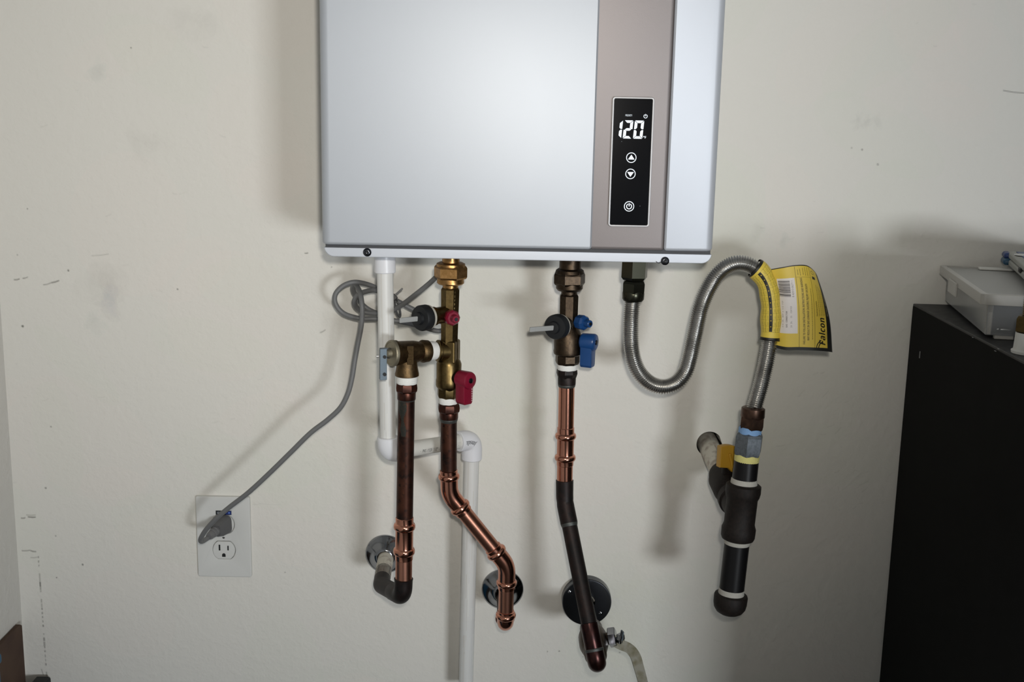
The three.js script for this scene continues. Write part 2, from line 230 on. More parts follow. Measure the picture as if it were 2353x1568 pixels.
// ---------------------------------------------------------------- water heater
const HZ = 0.250, FZ = 0.240, UNDER = at(1190, 598, FZ).y;                                               // front of the cover, front of the case
const silver = PHY({ color: lin(0.475, 0.505, 0.555), metalness: 0.32, roughness: 0.49, bumpMap: flake, bumpScale: 0.000012 });
const silverLight = PHY({ color: lin(0.56, 0.59, 0.65), metalness: 0.34, roughness: 0.5, bumpMap: flake, bumpScale: 0.000012 });
const taupe = PHY({ color: lin(0.25, 0.225, 0.225), metalness: 0.4, roughness: 0.5, bumpMap: flake, bumpScale: 0.00003 });
{
  const xl = at(738, 555, HZ).x, xr = at(1641, 572, HZ).x, xs = at(1360, 560, HZ).x, xe = at(1527, 566, HZ).x;
  const yBot = at(1190, 598, FZ).y, yLip = at(1190, 571, HZ).y, yTop = yBot + 0.62, xm = (xl + xr) / 2;
  const t = thing('water_heater', 'silver wall-hung tankless water heater with a black digital control panel showing 120', 'water heater', V(xm, yBot, 0));
  { // case: its front shows as the lip below the cover
    const a = at(744.5, 580, FZ).x, b = at(1635, 600, FZ).x, r = 0.0125, s = new THREE.Shape();
    s.moveTo(a, yTop); s.lineTo(a, yBot + r); s.absarc(a + r, yBot + r, r, Math.PI, Math.PI * 1.5); s.lineTo(b - r, yBot); s.absarc(b - r, yBot + r, r, -Math.PI / 2, 0); s.lineTo(b, yTop);
    part('case', extr(s, 0.196, 0.0012).translate(0, 0, 0.0112), silverLight, t);
    const lp = new THREE.Shape(), yT = yLip - 0.0042, th = Math.asin(Math.min(1, (yBot + r - yT) / r)); if (yT > yBot + r) lp.moveTo(a, yT);
    lp.absarc(a + r, yBot + r, r, Math.PI + (yT > yBot + r ? 0 : th), Math.PI * 1.5); lp.absarc(b - r, yBot + r, r, -Math.PI / 2, yT > yBot + r ? 0 : -th); if (yT > yBot + r) lp.lineTo(b, yT); lp.closePath();
    part('seam_shade', rbox(b - a - 0.003, 0.012, 0.026, 0.0008, V((a + b) / 2, yT + 0.0015, FZ - 0.0155)), STD({ color: lin(0.035, 0.038, 0.045), roughness: 0.6 }), t, 'dark strip standing in for the shade below the cover');  // dark strip paints the shade of the gap under the cover edge
    part('bottom_lip', extr(lp, FZ - 0.205, 0.001, { bevelOffset: -0.001 }).translate(0, 0, 0.204), silverLight, t);
  }
  const col = (pts) => { // a length of cover: its cross-section (x, z) drawn upwards
    const s = new THREE.Shape(); pts.forEach(([x, z], i) => (i ? s.lineTo(x, -z) : s.moveTo(x, -z)));
    return extr(s, yTop - yLip - 0.004, 0.004, { bevelOffset: -0.004, bevelSegments: 4 }).rotateX(-Math.PI / 2).translate(0, yLip + 0.004, 0);
  };
  const arc = (cx, cz, r, a0, a1, n = 8) => Array.from({ length: n + 1 }, (_, i) => { const a = a0 + (a1 - a0) * i / n; return [cx + Math.cos(a) * r, cz + Math.sin(a) * r]; });
  const R = 0.011, zb = FZ - 0.03, H = Math.PI / 2;
  part('front_panel', col([[xl, zb], ...arc(xl + R, HZ - R, R, Math.PI, H), [xs - 0.0022, HZ], [xs, HZ - 0.003], [xs, zb]]), silver, t);
  part('control_strip', col([[xs - 0.001, zb], [xs - 0.001, HZ - 0.004], [xe - 0.005, HZ - 0.004], ...arc(xe - 0.005, HZ - 0.01, 0.006, H, 0.15, 5), [xe + 0.001, zb]]), taupe, t);
  part('side_panel', col([[xe, zb], [xe, HZ - 0.002], [xe + 0.002, HZ], [xr - R - 0.004, HZ - 0.0035], ...arc(xr - R, HZ - 0.0037 - R, R, H * 0.92, 0), [xr, zb]]), silverLight, t);
  // control panel
  const z0 = HZ - 0.004, tl = at(1409, 222, z0), tr = at(1504, 224, z0), bl = at(1395, 520, z0), br = at(1491, 522, z0);
  const c = tl.clone().add(tr).add(bl).add(br).multiplyScalar(0.25), w = (tr.distanceTo(tl) + br.distanceTo(bl)) / 2, h = (tl.distanceTo(bl) + tr.distanceTo(br)) / 2, e = 0.0022;
  const cp = part('control_panel', extr(rrect(w - 0.001, h - 0.001, 0.003), 0.0016, 0.0004).translate(c.x, c.y, z0 - 0.0004), black, t);
  const ring = rrect(w, h, 0.0036); ring.holes.push(new THREE.Path(rrect(w - 2 * e, h - 2 * e, 0.0018).getPoints()));
  part('bezel', extr(ring, 0.0028, 0.0005, { bevelOffset: -0.0005 }).translate(c.x, c.y, z0), STD({ color: lin(0.3, 0.3, 0.31), metalness: 0.7, roughness: 0.45 }), cp, 'silver rounded frame');
  const gw = w - 2 * e, gh = h - 2 * e;
  const face = (bg, ink) => canvasTex(512, Math.round(512 * gh / gw), (g, W, Hh) => {
    g.fillStyle = bg; g.fillRect(0, 0, W, Hh); g.fillStyle = g.strokeStyle = ink; g.lineCap = 'round';
    const seg = (pts) => { g.beginPath(); pts.forEach(([x, y], i) => g[i ? 'lineTo' : 'moveTo'](x * W, y * Hh)); g.closePath(); g.fill(); };
    const digit = (x, wd, on) => { // seven bevelled segments, leaning a little
      const y0 = 0.168, y1 = 0.311, m = (y0 + y1) / 2, k = 0.075, kv = 0.02, sh = (v) => (0.5 - (v - y0) / (y1 - y0)) * 0.035, g1 = 0.008, g2 = 0.0035, Q = (u, v) => [x + u * wd + sh(v), v];
      const kw = k / wd, gp = g1 / wd;
      if (on.includes('a')) seg([Q(gp, y0), Q(1 - gp, y0), Q(1 - kw, y0 + kv), Q(kw, y0 + kv)]);
      if (on.includes('d')) seg([Q(gp, y1), Q(1 - gp, y1), Q(1 - kw, y1 - kv), Q(kw, y1 - kv)]);
      if (on.includes('g')) seg([Q(gp + kw * 0.3, m), Q(kw, m - kv / 2), Q(1 - kw, m - kv / 2), Q(1 - gp - kw * 0.3, m), Q(1 - kw, m + kv / 2), Q(kw, m + kv / 2)]);
      if (on.includes('b')) seg([Q(1, y0 + g2), Q(1, m - g2), Q(1 - kw * 0.55, m - g2), Q(1 - kw, m - kv / 2 - g2), Q(1 - kw, y0 + kv + g2)]);
      if (on.includes('c')) seg([Q(1, y1 - g2), Q(1, m + g2), Q(1 - kw * 0.55, m + g2), Q(1 - kw, m + kv / 2 + g2), Q(1 - kw, y1 - kv - g2)]);
      if (on.includes('f')) seg([Q(0, y0 + g2), Q(0, m - g2), Q(kw * 0.55, m - g2), Q(kw, m - kv / 2 - g2), Q(kw, y0 + kv + g2)]);
      if (on.includes('e')) seg([Q(0, y1 - g2), Q(0, m + g2), Q(kw * 0.55, m + g2), Q(kw, m + kv / 2 + g2), Q(kw, y1 - kv - g2)]);
    };
    digit(0.03, 0.2, 'bc'); digit(0.27, 0.23, 'abged'); digit(0.54, 0.245, 'abcdef');
    g.font = `${W * 0.055}px sans-serif`; g.textAlign = 'center'; g.save(); g.translate(W * 0.39, Hh * 0.137); g.scale(0.78, 1.25); g.fillText('PRIORITY', 0, 0); g.restore();
    g.font = `bold ${W * 0.085}px sans-serif`; g.fillText('°F', W * 0.83, Hh * 0.308);
    const power = (x, y, r, lw) => { g.lineWidth = lw; g.beginPath(); g.arc(x * W, y * Hh, r, -Math.PI / 2 + 0.55, Math.PI * 1.5 - 0.55); g.stroke(); g.beginPath(); g.moveTo(x * W, y * Hh - r * 1.15); g.lineTo(x * W, y * Hh - r * 0.1); g.stroke(); };
    power(0.83, 0.134, W * 0.045, W * 0.016);
    const circ = (x, y) => { g.lineWidth = W * 0.02; g.beginPath(); g.arc(x * W, y * Hh, W * 0.125, 0, 7); g.stroke(); };
    circ(0.5, 0.461); seg([[0.5, 0.437], [0.588, 0.476], [0.412, 0.476]]); circ(0.495, 0.59); seg([[0.495, 0.614], [0.583, 0.575], [0.407, 0.575]]); circ(0.492, 0.85); power(0.492, 0.85, W * 0.066, W * 0.024);
    g.globalAlpha = 0.4; g.beginPath(); g.arc(0.23 * W, 0.335 * Hh, 5, 0, 7); g.arc(0.78 * W, 0.846 * Hh, 5, 0, 7); g.fill();
  });
  const pg = new THREE.PlaneGeometry(gw, gh).translate(c.x, c.y, z0 + 0.0022);
  const glassBox = new THREE.BoxGeometry(gw, gh, 0.0012).translate(c.x, c.y, z0 + 0.0018);
  part('display', glassBox, PHY({ map: face('#05060b', '#c9d0d8'), emissiveMap: face('#000000', '#dfe8f0'), emissive: 0xffffff, emissiveIntensity: 2.6, roughness: 0.12 }), cp, 'black glass with white 120 and button symbols');
  // screws through the lip
  for (const [px, py, tu] of [[844, 580, 0.3], [1528, 600, 0.7]]) {
    const p = at(px, py, FZ), d = V(0, 0, 1), sc = part('screw', rev([p, p.clone().add(d)], [[0, 0], [0, 0.0051], [0.0008, 0.0052], [0.002, 0.0046], [0.003, 0.003], [0.0031, 0.0024], [0.0019, 0.0015], [0.0016, 0]], { seg: 28 }), screwMat, t);
    const q = p.clone().setZ(FZ + 0.0028), u = V(Math.cos(tu), Math.sin(tu), 0), v = V(-Math.sin(tu), Math.cos(tu), 0);
    part('cross_recess', merge(rbox(0.0042, 0.0009, 0.0008, 0.0002, q, d, v), rbox(0.0042, 0.0009, 0.0008, 0.0002, q, d, u)), black, sc);
  }
  { const f = (x, y) => at(x, y, FZ + 0.0016); part('paint_curl', tube(smooth([f(1508, 601), f(1511, 604), f(1515, 604.5), f(1519, 602)], 14), 0.0004, 8), screwMat, t); }
  // stubs of the connections that leave the underside
  const stub = (x, y, z, r, mat, name) => { const p = at(x, y, z), R0 = mm(r, p); part(name, rev([p.clone().setY(yBot + 0.004), p], solid([[0, R0], [p.y < yBot ? yBot + 0.004 - p.y : 0.02, R0]])), mat, t); };
  stub(1036, 611, 0.145, 20, brassNut, 'hot_connection'); stub(1310, 620, 0.11, 25, bronzeDark, 'cold_connection');
}

// ---------------------------------------------------------------- PVC drain
{
  const z = 0.145, p0 = at(884, 597, z), p1 = at(892, 1040, z), c2 = at(1085, 1010, 0.062), p3 = at(1070, 1600, 0.05);
  const t = thing('drain_pipe', 'white plastic condensate drain pipe stepping back to the wall under the heater', 'pipe', p3);
  const r = 0.0107, rs = 0.0146;
  p0.y = UNDER - 0.001; const d1 = p1.clone().sub(p0).normalize(), d2 = c2.clone().sub(p1).normalize();
  const top = at(884, 627, z), L0 = p0.distanceTo(top);
  part('socket', rev([p0, p1], solid([[0, rs * 0.96], [L0 - 0.001, rs * 0.96], [L0, rs * 0.9]]), { seg: 36 }), pvcFit, t);
  const streak = canvasTex(256, 1024, (g, W, H) => { g.fillStyle = '#dddddb'; g.fillRect(0, 0, W, H); const q = rng(31); for (let i = 0; i < 70; i++) { g.fillStyle = q() < 0.5 ? 'rgba(150,140,120,.14)' : 'rgba(240,240,236,.4)'; g.fillRect(q() * W, q() * H, 1 + q() * 5, 60 + q() * 420); } for (let i = 0; i < 40; i++) { g.fillStyle = 'rgba(70,64,56,.4)'; g.fillRect(W * (0.42 + q() * 0.2), q() * H, 1.5, 4 + q() * 16); } });
  streak.wrapS = streak.wrapT = THREE.RepeatWrapping; streak.repeat.set(1 / 0.067, 1 / 0.3);
  const pvcStreak = PHY({ map: streak, roughness: 0.42 });
  part('pipe', rev([p0, p1], [[L0 - 0.004, r], [p0.distanceTo(p1) - 0.016, r]], { seg: 36 }), pvcStreak, t);
  const e0 = p1.clone().addScaledVector(d1, -0.022), e1 = p1.clone().addScaledVector(d2, 0.022), elb = bend([e0, p1, e1], 0.0165), EL = pathLen(elb);
  part('elbow', rev(elb, solid([[0, rs - 0.001], [0.001, rs], [EL - 0.001, rs], [EL, rs - 0.001]]), { seg: 40 }), pvcFit, t);
  const dd = V(0, -1, 0).add(p3.clone().sub(c2).setY(0).multiplyScalar(0)), d3 = p3.clone().sub(c2).normalize();
  const print = canvasTex(1024, 256, (g, W, H) => { g.fillStyle = '#d6d5cf'; g.fillRect(0, 0, W, H); const q = rng(3); for (let i = 0; i < 60; i++) { g.fillStyle = 'rgba(150,146,136,.12)'; g.fillRect(q() * W, q() * H, 80 + q() * 300, 2 + q() * 8); } g.fillStyle = '#23242a'; g.fillStyle = '#3a3b40'; g.font = 'bold 24px monospace'; g.fillText('· PVC-1120 1/2" : SCH 40 NSF-PW ·', 330, 82); });
  const L2 = p1.distanceTo(c2), pipe2 = rev([p1, c2], [[0.012, r], [L2 - 0.012, r]], { seg: 36, up: V(0, 0, 1), phase: -Math.PI / 2 }); { const u = pipe2.attributes.uv; for (let i = 0; i < u.count; i++) u.setXY(i, u.getY(i) / L2, 1 - u.getX(i) / (r * 6.283)); }
  part('pipe_001', pipe2, PHY({ map: print, roughness: 0.42 }), t);
  const g0 = c2.clone().addScaledVector(d2, -0.024), g1 = c2.clone().addScaledVector(d3, 0.03), el2 = bend([g0, c2, g1], 0.0165), EL2 = pathLen(el2);
  const g2 = rev(el2, solid([[0, rs - 0.001], [0.001, rs], [EL2 - 0.001, rs], [EL2, rs - 0.001]]), { seg: 40, up: V(0, 0, 1), phase: -Math.PI / 2 });
  { const u = g2.attributes.uv; for (let i = 0; i < u.count; i++) u.setXY(i, u.getY(i) / EL2, 1 - u.getX(i) / (rs * 6.283)); }
  const mark = canvasTex(512, 512, (g, W, H) => { g.fillStyle = '#e4e5ea'; g.fillRect(0, 0, W, H); g.fillStyle = '#14161e'; g.translate(W * 0.25, H * 0.215); g.rotate(Math.PI); g.scale(0.8, 1.15); g.font = 'italic bold 42px serif'; g.textAlign = 'center'; g.fillText('Jumesallu.', 0, 0); });
  part('elbow_001', g2, PHY({ map: mark, roughness: 0.34 }), t, 'white elbow with black printed maker mark');
  part('pipe_002', rev([c2, p3], [[0.024, r], [c2.distanceTo(p3), r], [c2.distanceTo(p3), 0]], { seg: 36 }), pvcStreak, t);
}

// ---------------------------------------------------------------- isolation valves (hot, cold)
const along = (o, d, list, opt) => rev([o, o.clone().addScaledVector(d, 0.1)], solid(list), opt);
function hoseCap(t, o, d, len, strapTo) {
  d = d.clone().normalize();
  const cap = part('hose_cap', along(o, d, [[len, 0.0155], [len + 0.001, 0.0168], [len + 0.010, 0.0168], [len + 0.0125, 0.0155], [len + 0.013, 0.0085], [len + 0.0165, 0.0075], [len + 0.017, 0.005]], { seg: 40 }), rubber, t, 'black rubber hose cap');
  part('cap_gasket', along(o, d, [[len - 0.0035, 0.0158], [len + 0.001, 0.0158]], { seg: 36 }), STD({ color: lin(0.5, 0.48, 0.42), roughness: 0.6 }), t);
  const q = o.clone().addScaledVector(d, len + 0.016), m = strapTo.clone().add(q).multiplyScalar(0.5), z = strapTo.clone().sub(q);
  part('retaining_strap', rbox(0.0028, 0.0068, z.length(), 0.0012, m, z, V(0, 1, 0.15)), PHY({ color: lin(0.45, 0.46, 0.46), roughness: 0.45, transmission: 0.25 }), cap, 'translucent grey strap');
}
function knob(t, o, d, mat) {
  d = d.clone().normalize();
  const k = part('drain_knob', along(o, d, [[0.014, 0.0075], [0.016, 0.0098], [0.026, 0.0104], [0.029, 0.0085]], { seg: 8, crease: 0.3 }), mat, t);
  part('knob_hub', along(o, d, [[0.028, 0.0052], [0.037, 0.005], [0.0378, 0.0042]], { seg: 24 }), mat, k);
  part('knob_screw', along(o, d, [[0.0374, 0.0026], [0.0385, 0.0022]], { seg: 16 }), screwMat, k);
}
function lever(t, o, d, mat, s0, s1, drop) {
  d = d.clone().normalize();
  part('valve_stem', along(o, d, [[0.008, 0.0085], [s0 - 0.004, 0.0085], [s0 - 0.003, 0.0062], [s0 + 0.002, 0.0062]]), bronzeDark, t);
  const side = V(0, 1, 0).cross(d).normalize(), m = o.clone().addScaledVector(d, (s0 + s1) / 2);
  const sh = new THREE.Shape(); sh.moveTo(-0.0075, 0); sh.lineTo(-0.0066, -drop + 0.002); sh.lineTo(-0.005, -drop); sh.lineTo(0.005, -drop); sh.lineTo(0.0066, -drop + 0.002); sh.lineTo(0.0075, 0);
  const tail = extr(sh, s1 - s0 - 0.008, 0.0015).translate(0, 0, -(s1 - s0 - 0.008) / 2).applyMatrix4(frameM(m.clone().addScaledVector(d, -0.001), d, V(0, 1, 0)));
  const hub = along(o, d, [[s0, 0.0095], [s0 + 0.002, 0.0112], [s1 - 0.003, 0.0118], [s1 - 0.0008, 0.0108], [s1, 0.009]], { seg: 36 });
  const h = part('lever_handle', merge(hub, tail), mat, t);
  part('lever_screw', along(o, d, [[s1 - 0.001, 0.0036], [s1 + 0.0012, 0.0034], [s1 + 0.0016, 0.0024]], { seg: 20 }), screwMat, h);
  return { m, d, side, h };
}
{ // hot
  const A = axis(1036, 605, 0.145, 1030, 930, 0.14), t = thing('isolation_valve', 'brass hot water valve with red lever, red knob and black hose cap', 'valve', A.pos(912));
  part('union_nut', A.turn([[609, 33], [611, 36], [615, 38.5], [635, 38.5], [639, 36], [640, 32]], { seg: 6, phase: 0.62, crease: 0.3 }), brassNut, t);
  part('union_collar', A.turn([[603, 27], [606, 33], [611.5, 33.5], [614, 31]], { seg: 36 }), brassNut, t);
  part('neck', A.turn([[638, 31], [649, 31.5], [652, 28], [653, 18], [662, 18]], { seg: 36 }), brassNut, t);
  const body = part('body', A.turn([[659, 18], [661, 20.5], [664, 22.5], [772, 20.5], [800, 22], [830, 22]], { seg: 8, phase: Math.PI / 8, crease: 0.3 }), brass, t);
  { const p = A.pos(690), f = p.clone().add(V(0.0042, 0, 0.0108)); part('cast_letters', merge([0, 1, 2, 3, 4].map((k) => rbox(0.0016, 0.0032, 0.0012, 0.0003, A.pos(668 + k * 9).add(V(0.0062, 0, 0.0098)), V(0.45, 0, 0.9)))), brass, body); }
  part('valve_chamber', A.turn([[818, 20], [826, 26], [834, 29], [868, 28.5], [872, 29.5], [884, 29.5], [888, 28], [891, 25], [893, 24]], { seg: 36 }), brass, t);
  part('outlet_nut', A.turn([[889, 25], [891, 26], [908, 26], [911, 25], [913, 23]], { seg: 8, phase: 0.2, crease: 0.3 }), brass, t);
  part('thread_tape', A.turn([[910, 22.5], [918, 23.2], [926, 22], [929, 19]], { seg: 36 }), tape, t, 'white thread sealing tape');
  const o = A.pos(719);
  part('side_port', along(o, V(-0.66, 0, 0.75), [[0, 0.011], [0.028, 0.011], [0.03, 0.0125], [0.036, 0.0125], [0.038, 0.0115], [0.044, 0.0115]]), brass, t);
  hoseCap(t, o, V(-0.66, 0, 0.75).normalize(), 0.043, at(918, 737, 0.2));
  knob(t, A.pos(722).add(V(-0.006, 0, 0)), V(0.42, 0, 0.9), redPl);
  const L = lever(t, A.pos(862), V(0.72, 0, 0.69), redPl, 0.02, 0.042, 0.0315);
  part('worn_letters', merge([0, 1, 2, 3, 4, 5].map((k) => rbox(0.0016, 0.0021, 0.0006, 0.0002, L.m.clone().addScaledVector(L.d, 0.0083).addScaledVector(L.side, 0.0052).add(V(0, -0.0125 - k * 0.0031, 0)), L.d))), STD({ color: lin(0.55, 0.35, 0.38), roughness: 0.7 }), L.h);
  // branch for the relief valve
  const b = A.pos(805), d = at(985, 806, 0.153).sub(b).normalize();
  part('tee_block', rbox(0.024, 0.031, 0.024, 0.003, b.clone(), V(-0.3, 0, 1)), brass, t);
  part('branch', along(b, d, [[0.002, 0.0138], [0.0125, 0.0138], [0.0135, 0.0146], [0.0166, 0.0146], [0.0174, 0.0132]], { seg: 36 }), brass, t);
}
{ // cold
  const A = axis(1309.5, 615, 0.11, 1303.5, 845, 0.108), t = thing('isolation_valve', 'dark bronze cold water valve with blue lever, blue knob and black hose cap', 'valve', A.pos(835));
  part('union_nut', A.turn([[624, 33], [628, 35], [632, 36.5], [650, 36.5], [654, 34], [655, 32]], { seg: 6, phase: 0.35, crease: 0.3 }), bronzeDark, t);
  part('union_collar', A.turn([[617, 26], [621, 32], [628, 34], [632, 30]], { seg: 36 }), bronzeDark, t);
  part('neck', A.turn([[650, 31], [662, 31], [667, 27], [669, 18.5], [678, 18.5]], { seg: 36 }), bronzeDark, t);
  part('body', A.turn([[674, 18.5], [676, 20], [679, 22.5], [735, 22], [770, 24], [776, 27]], { seg: 8, phase: Math.PI / 8, crease: 0.3 }), bronzeDark, t);
  part('valve_chamber', A.turn([[748, 22], [760, 28], [775, 33], [800, 32], [806, 33], [812, 32], [816, 27]], { seg: 36 }), bronzeDark, t);
  part('outlet_nut', A.turn([[812, 26.5], [814, 28], [831, 28], [836, 26], [837, 24]], { seg: 8, phase: 0.2, crease: 0.3 }), bronzeDark, t);
  part('thread_tape', A.turn([[835, 23], [842, 23.6], [849, 22.6], [852, 19]], { seg: 36 }), tape, t, 'white thread sealing tape');
  const o = A.pos(742);
  part('side_port', along(o, V(-0.5, 0, 0.87), [[0, 0.011], [0.02, 0.011], [0.021, 0.0122], [0.029, 0.0122]]), bronzeDark, t);
  hoseCap(t, o, V(-0.5, 0, 0.87).normalize(), 0.028, at(1217, 758, 0.165));
  knob(t, A.pos(735).add(V(0.002, 0, 0)), V(0.68, 0, 0.73), bluePl);
  lever(t, A.pos(780), V(0.9, 0, 0.43), bluePl, 0.0195, 0.041, 0.033);
}

// ---------------------------------------------------------------- relief valve
const RZ = 0.174;
{
  const b = at(1001, 806, 0.15), e = at(901, 812, 0.188), d = e.clone().sub(b).normalize(), L = b.distanceTo(e);
  const A = axis(935.5, 812, RZ, 935, 890, RZ), t = thing('relief_valve', 'brass pressure relief valve with a metal test lever beside the white drain pipe', 'valve', A.pos(865));
  part('thread_tape', along(b, d, [[0.0004, 0.0118], [0.004, 0.0128], [0.0105, 0.0126], [0.011, 0.0115]], { seg: 36 }), tape, t, 'white thread sealing tape');
  part('inlet_nut', along(b, d, [[0.0105, 0.012], [0.0125, 0.0145], [0.02, 0.0152], [0.0235, 0.0135], [0.025, 0.012]], { seg: 36, crease: 0.8 }), bronze, t);
  const c0 = L - 0.036;
  const body = part('body', along(b, d, [[0.0225, 0.0125], [c0 - 0.006, 0.0128], [c0, 0.0142], [c0 + 0.004, 0.0148], [L - 0.008, 0.0152], [L - 0.006, 0.0166], [L - 0.001, 0.0168]], { seg: 40 }), bronze, t);
  part('end_cap', along(b, d, [[L - 0.002, 0.0172], [L + 0.0015, 0.0172], [L + 0.0025, 0.0165], [L + 0.0028, 0.0145], [L + 0.0022, 0.014], [L + 0.0024, 0.0055], [L + 0.008, 0.0048]], { seg: 40 }), STD({ color: lin(0.3, 0.27, 0.2), metalness: 0.8, roughness: 0.5, bumpMap: bumpFine, bumpScale: 0.00014 }), t);
  part('outlet', A.turn([[815, 23], [838, 24], [846, 25], [858, 27.5], [863, 27.5], [865, 24]], { seg: 36 }), bronze, t);
  part('thread_tape_001', A.turn([[863, 23], [868, 24.5], [871, 24], [872, 24.8], [875, 24.2], [876, 24.8], [881, 23.6], [884, 20]], { seg: 36 }), tape, t, 'white thread sealing tape');
  { const p = at(943, 817, RZ + 0.0155), g = rbox(0.0085, 0.0245, 0.003, 0.0008, p); part('cast_plate', merge(g, [0, 1, 2].map((k) => rbox(0.0032 + (k % 2) * 0.002, 0.0042, 0.001, 0.0004, p.clone().add(V(0, 0.0072 - k * 0.0072, 0.0018))))), bronze, body); }
  // galvanised test lever, a small channel hung from the stem
  const q = e.clone().addScaledVector(d, 0.006), c = at(881, 838, 0.205), z = V(0.35, -0.02, 0.94);
  const lv = part('test_lever', merge(rbox(0.0092, 0.041, 0.0012, 0.0005, c, z), rbox(0.0012, 0.041, 0.0062, 0.0005, c.clone().add(V(-0.0044, 0, -0.0034)), z), rbox(0.009, 0.0012, 0.007, 0.0005, c.clone().add(V(0, 0.0202, -0.0028)), z)), zinc, t, 'blue-grey galvanised lever');
  part('lever_ring', new THREE.TorusGeometry(0.0062, 0.0011, 10, 28).applyMatrix4(frameM(q.clone().add(V(0.0015, 0.0005, 0.001)), V(0.75, 0, 0.66), V(0, 1, 0))), chrome, lv);
  for (const y of [821, 861]) part('lever_hole', along(at(884, y, 0.2062), z.clone().normalize(), [[0.0001, 0.0022], [0.0006, 0.0022]], { seg: 20 }), black, lv);
  part('lever_pin', along(at(871, 819, 0.203), V(-1, 0, 0.1).normalize(), [[0, 0.0012], [0.0035, 0.0012], [0.004, 0.0008]], { seg: 14 }), steel, lv);
}

// ---------------------------------------------------------------- copper lines
const fitCap = (A, y0, y1, t) => { // a threaded adapter: octagon above, cup below
  const n = part('adapter', A.turn([[y0, 22], [y0 + 3, 25], [y0 + 11, 26.2], [y0 + 18, 25.4], [y0 + 23, 21]], { seg: 8, phase: 0.25, crease: 0.3 }), copperFit, t);
  part('adapter_cup', A.turn([[y0 + 15, 20], [y0 + 22, 21.5], [y1 - 2, 21.5], [y1, 20.5], [y1 + 0.5, 18]], { seg: 32 }), copperFit, n);
};
{ // relief discharge line
  const A = axis(934.5, 880, RZ, 927.5, 1330, RZ), P = A.pos(1372);
  const t = thing('copper_pipe', 'dark copper discharge pipe from the relief valve down to a left elbow at the wall', 'pipe', P);
  fitCap(A, 879, 917, t);
  part('solder_joint', A.turn([[914, 20.3], [916, 20.8], [918, 20.2], [920, 19]], { seg: 28 }), solder, t);
  part('pipe', A.turn([[912, 19.3], [1192, 19.3]], { seg: 40, open: true }), copperAged, t);
  { // flux run below the joint
    const R0 = mm(19.3, A.pos(950)) + 0.00015, PP = [], UU = [], II = [], q = rng(9), nu = 10, nv = 16;
    for (let j = 0; j <= nv; j++) for (let i = 0; i <= nu; i++) { const v = j / nv, wob = 0.55 + 0.3 * Math.sin(v * 9) + 0.15 * q(), a = -0.55 + (i / nu - 0.5) * 1.5 * wob * (1 - v * 0.55) + v * 0.35, p = A.pos(918 + v * 78).add(V(Math.sin(a) * R0, 0, Math.cos(a) * R0)); PP.push(p.x, p.y, p.z); UU.push(i * 0.002, v * 0.05); if (i < nu && j < nv) { const k = j * (nu + 1) + i; II.push(k, k + nu + 1, k + 1, k + 1, k + nu + 1, k + nu + 2); } }
    const g = new THREE.BufferGeometry(); g.setAttribute('position', new THREE.Float32BufferAttribute(PP, 3)); g.setAttribute('uv', new THREE.Float32BufferAttribute(UU, 2)); g.setIndex(II); g.computeVertexNormals();
    part('flux_stain', g.toNonIndexed(), STD({ map: dataTex(256, (i) => mixc([48, 50, 46], [72, 58, 48], (nB[i] - 0.45) * 3), 1 / 0.03, true), metalness: 0.5, roughness: 0.4, side: THREE.DoubleSide }), t, 'grey-green flux stain');
  }
  part('coupling', A.turn([[1186, 19.6], [1187, 20.8], [1197, 20.8], ...bead(1207, 21, 25.2, 8), [1217, 20.6], [1255, 20.6], ...bead(1265, 21, 25, 8), [1276, 20.6], [1284, 20.4], [1285, 19.2]], { seg: 44 }), copperNew, t, 'bright copper press coupling');
  part('pipe_001', A.turn([[1280, 19.2], [1338, 19.2]], { seg: 40, open: true }), copperSatin, t, 'bright copper pipe end');
  const c1 = at(926, 1372, RZ), c2 = at(876, 1345, 0.1), w = at(889, 1268, -0.01), up = A.pos(1329), r1 = mm(21, c1);
  const e1 = bend([up, c1, c1.clone().lerp(c2, 0.48)], 0.02), EL1 = pathLen(e1);
  part('elbow', rev(e1, solid([[0, r1 * 0.9], [0.0008, r1 * 1.04], [0.004, r1], [EL1 - 0.003, r1], [EL1, r1 * 0.92]]), { seg: 40 }), copperDark, t);
  const e2 = bend([c1.clone().lerp(c2, 0.46), c2, c2.clone().lerp(w, 0.42)], 0.022), EL2 = pathLen(e2);
  part('elbow_001', rev(e2, solid([[0, r1 * 0.95], [EL2, r1 * 0.95]]), { seg: 40 }), copperDark, t);
  part('pipe_002', rev([c2, w], [[0.02, mm(19, c2)], [c2.distanceTo(w), mm(19, c2)]], { seg: 36 }), paintedPipe, t, 'white paint-spattered pipe end');
}
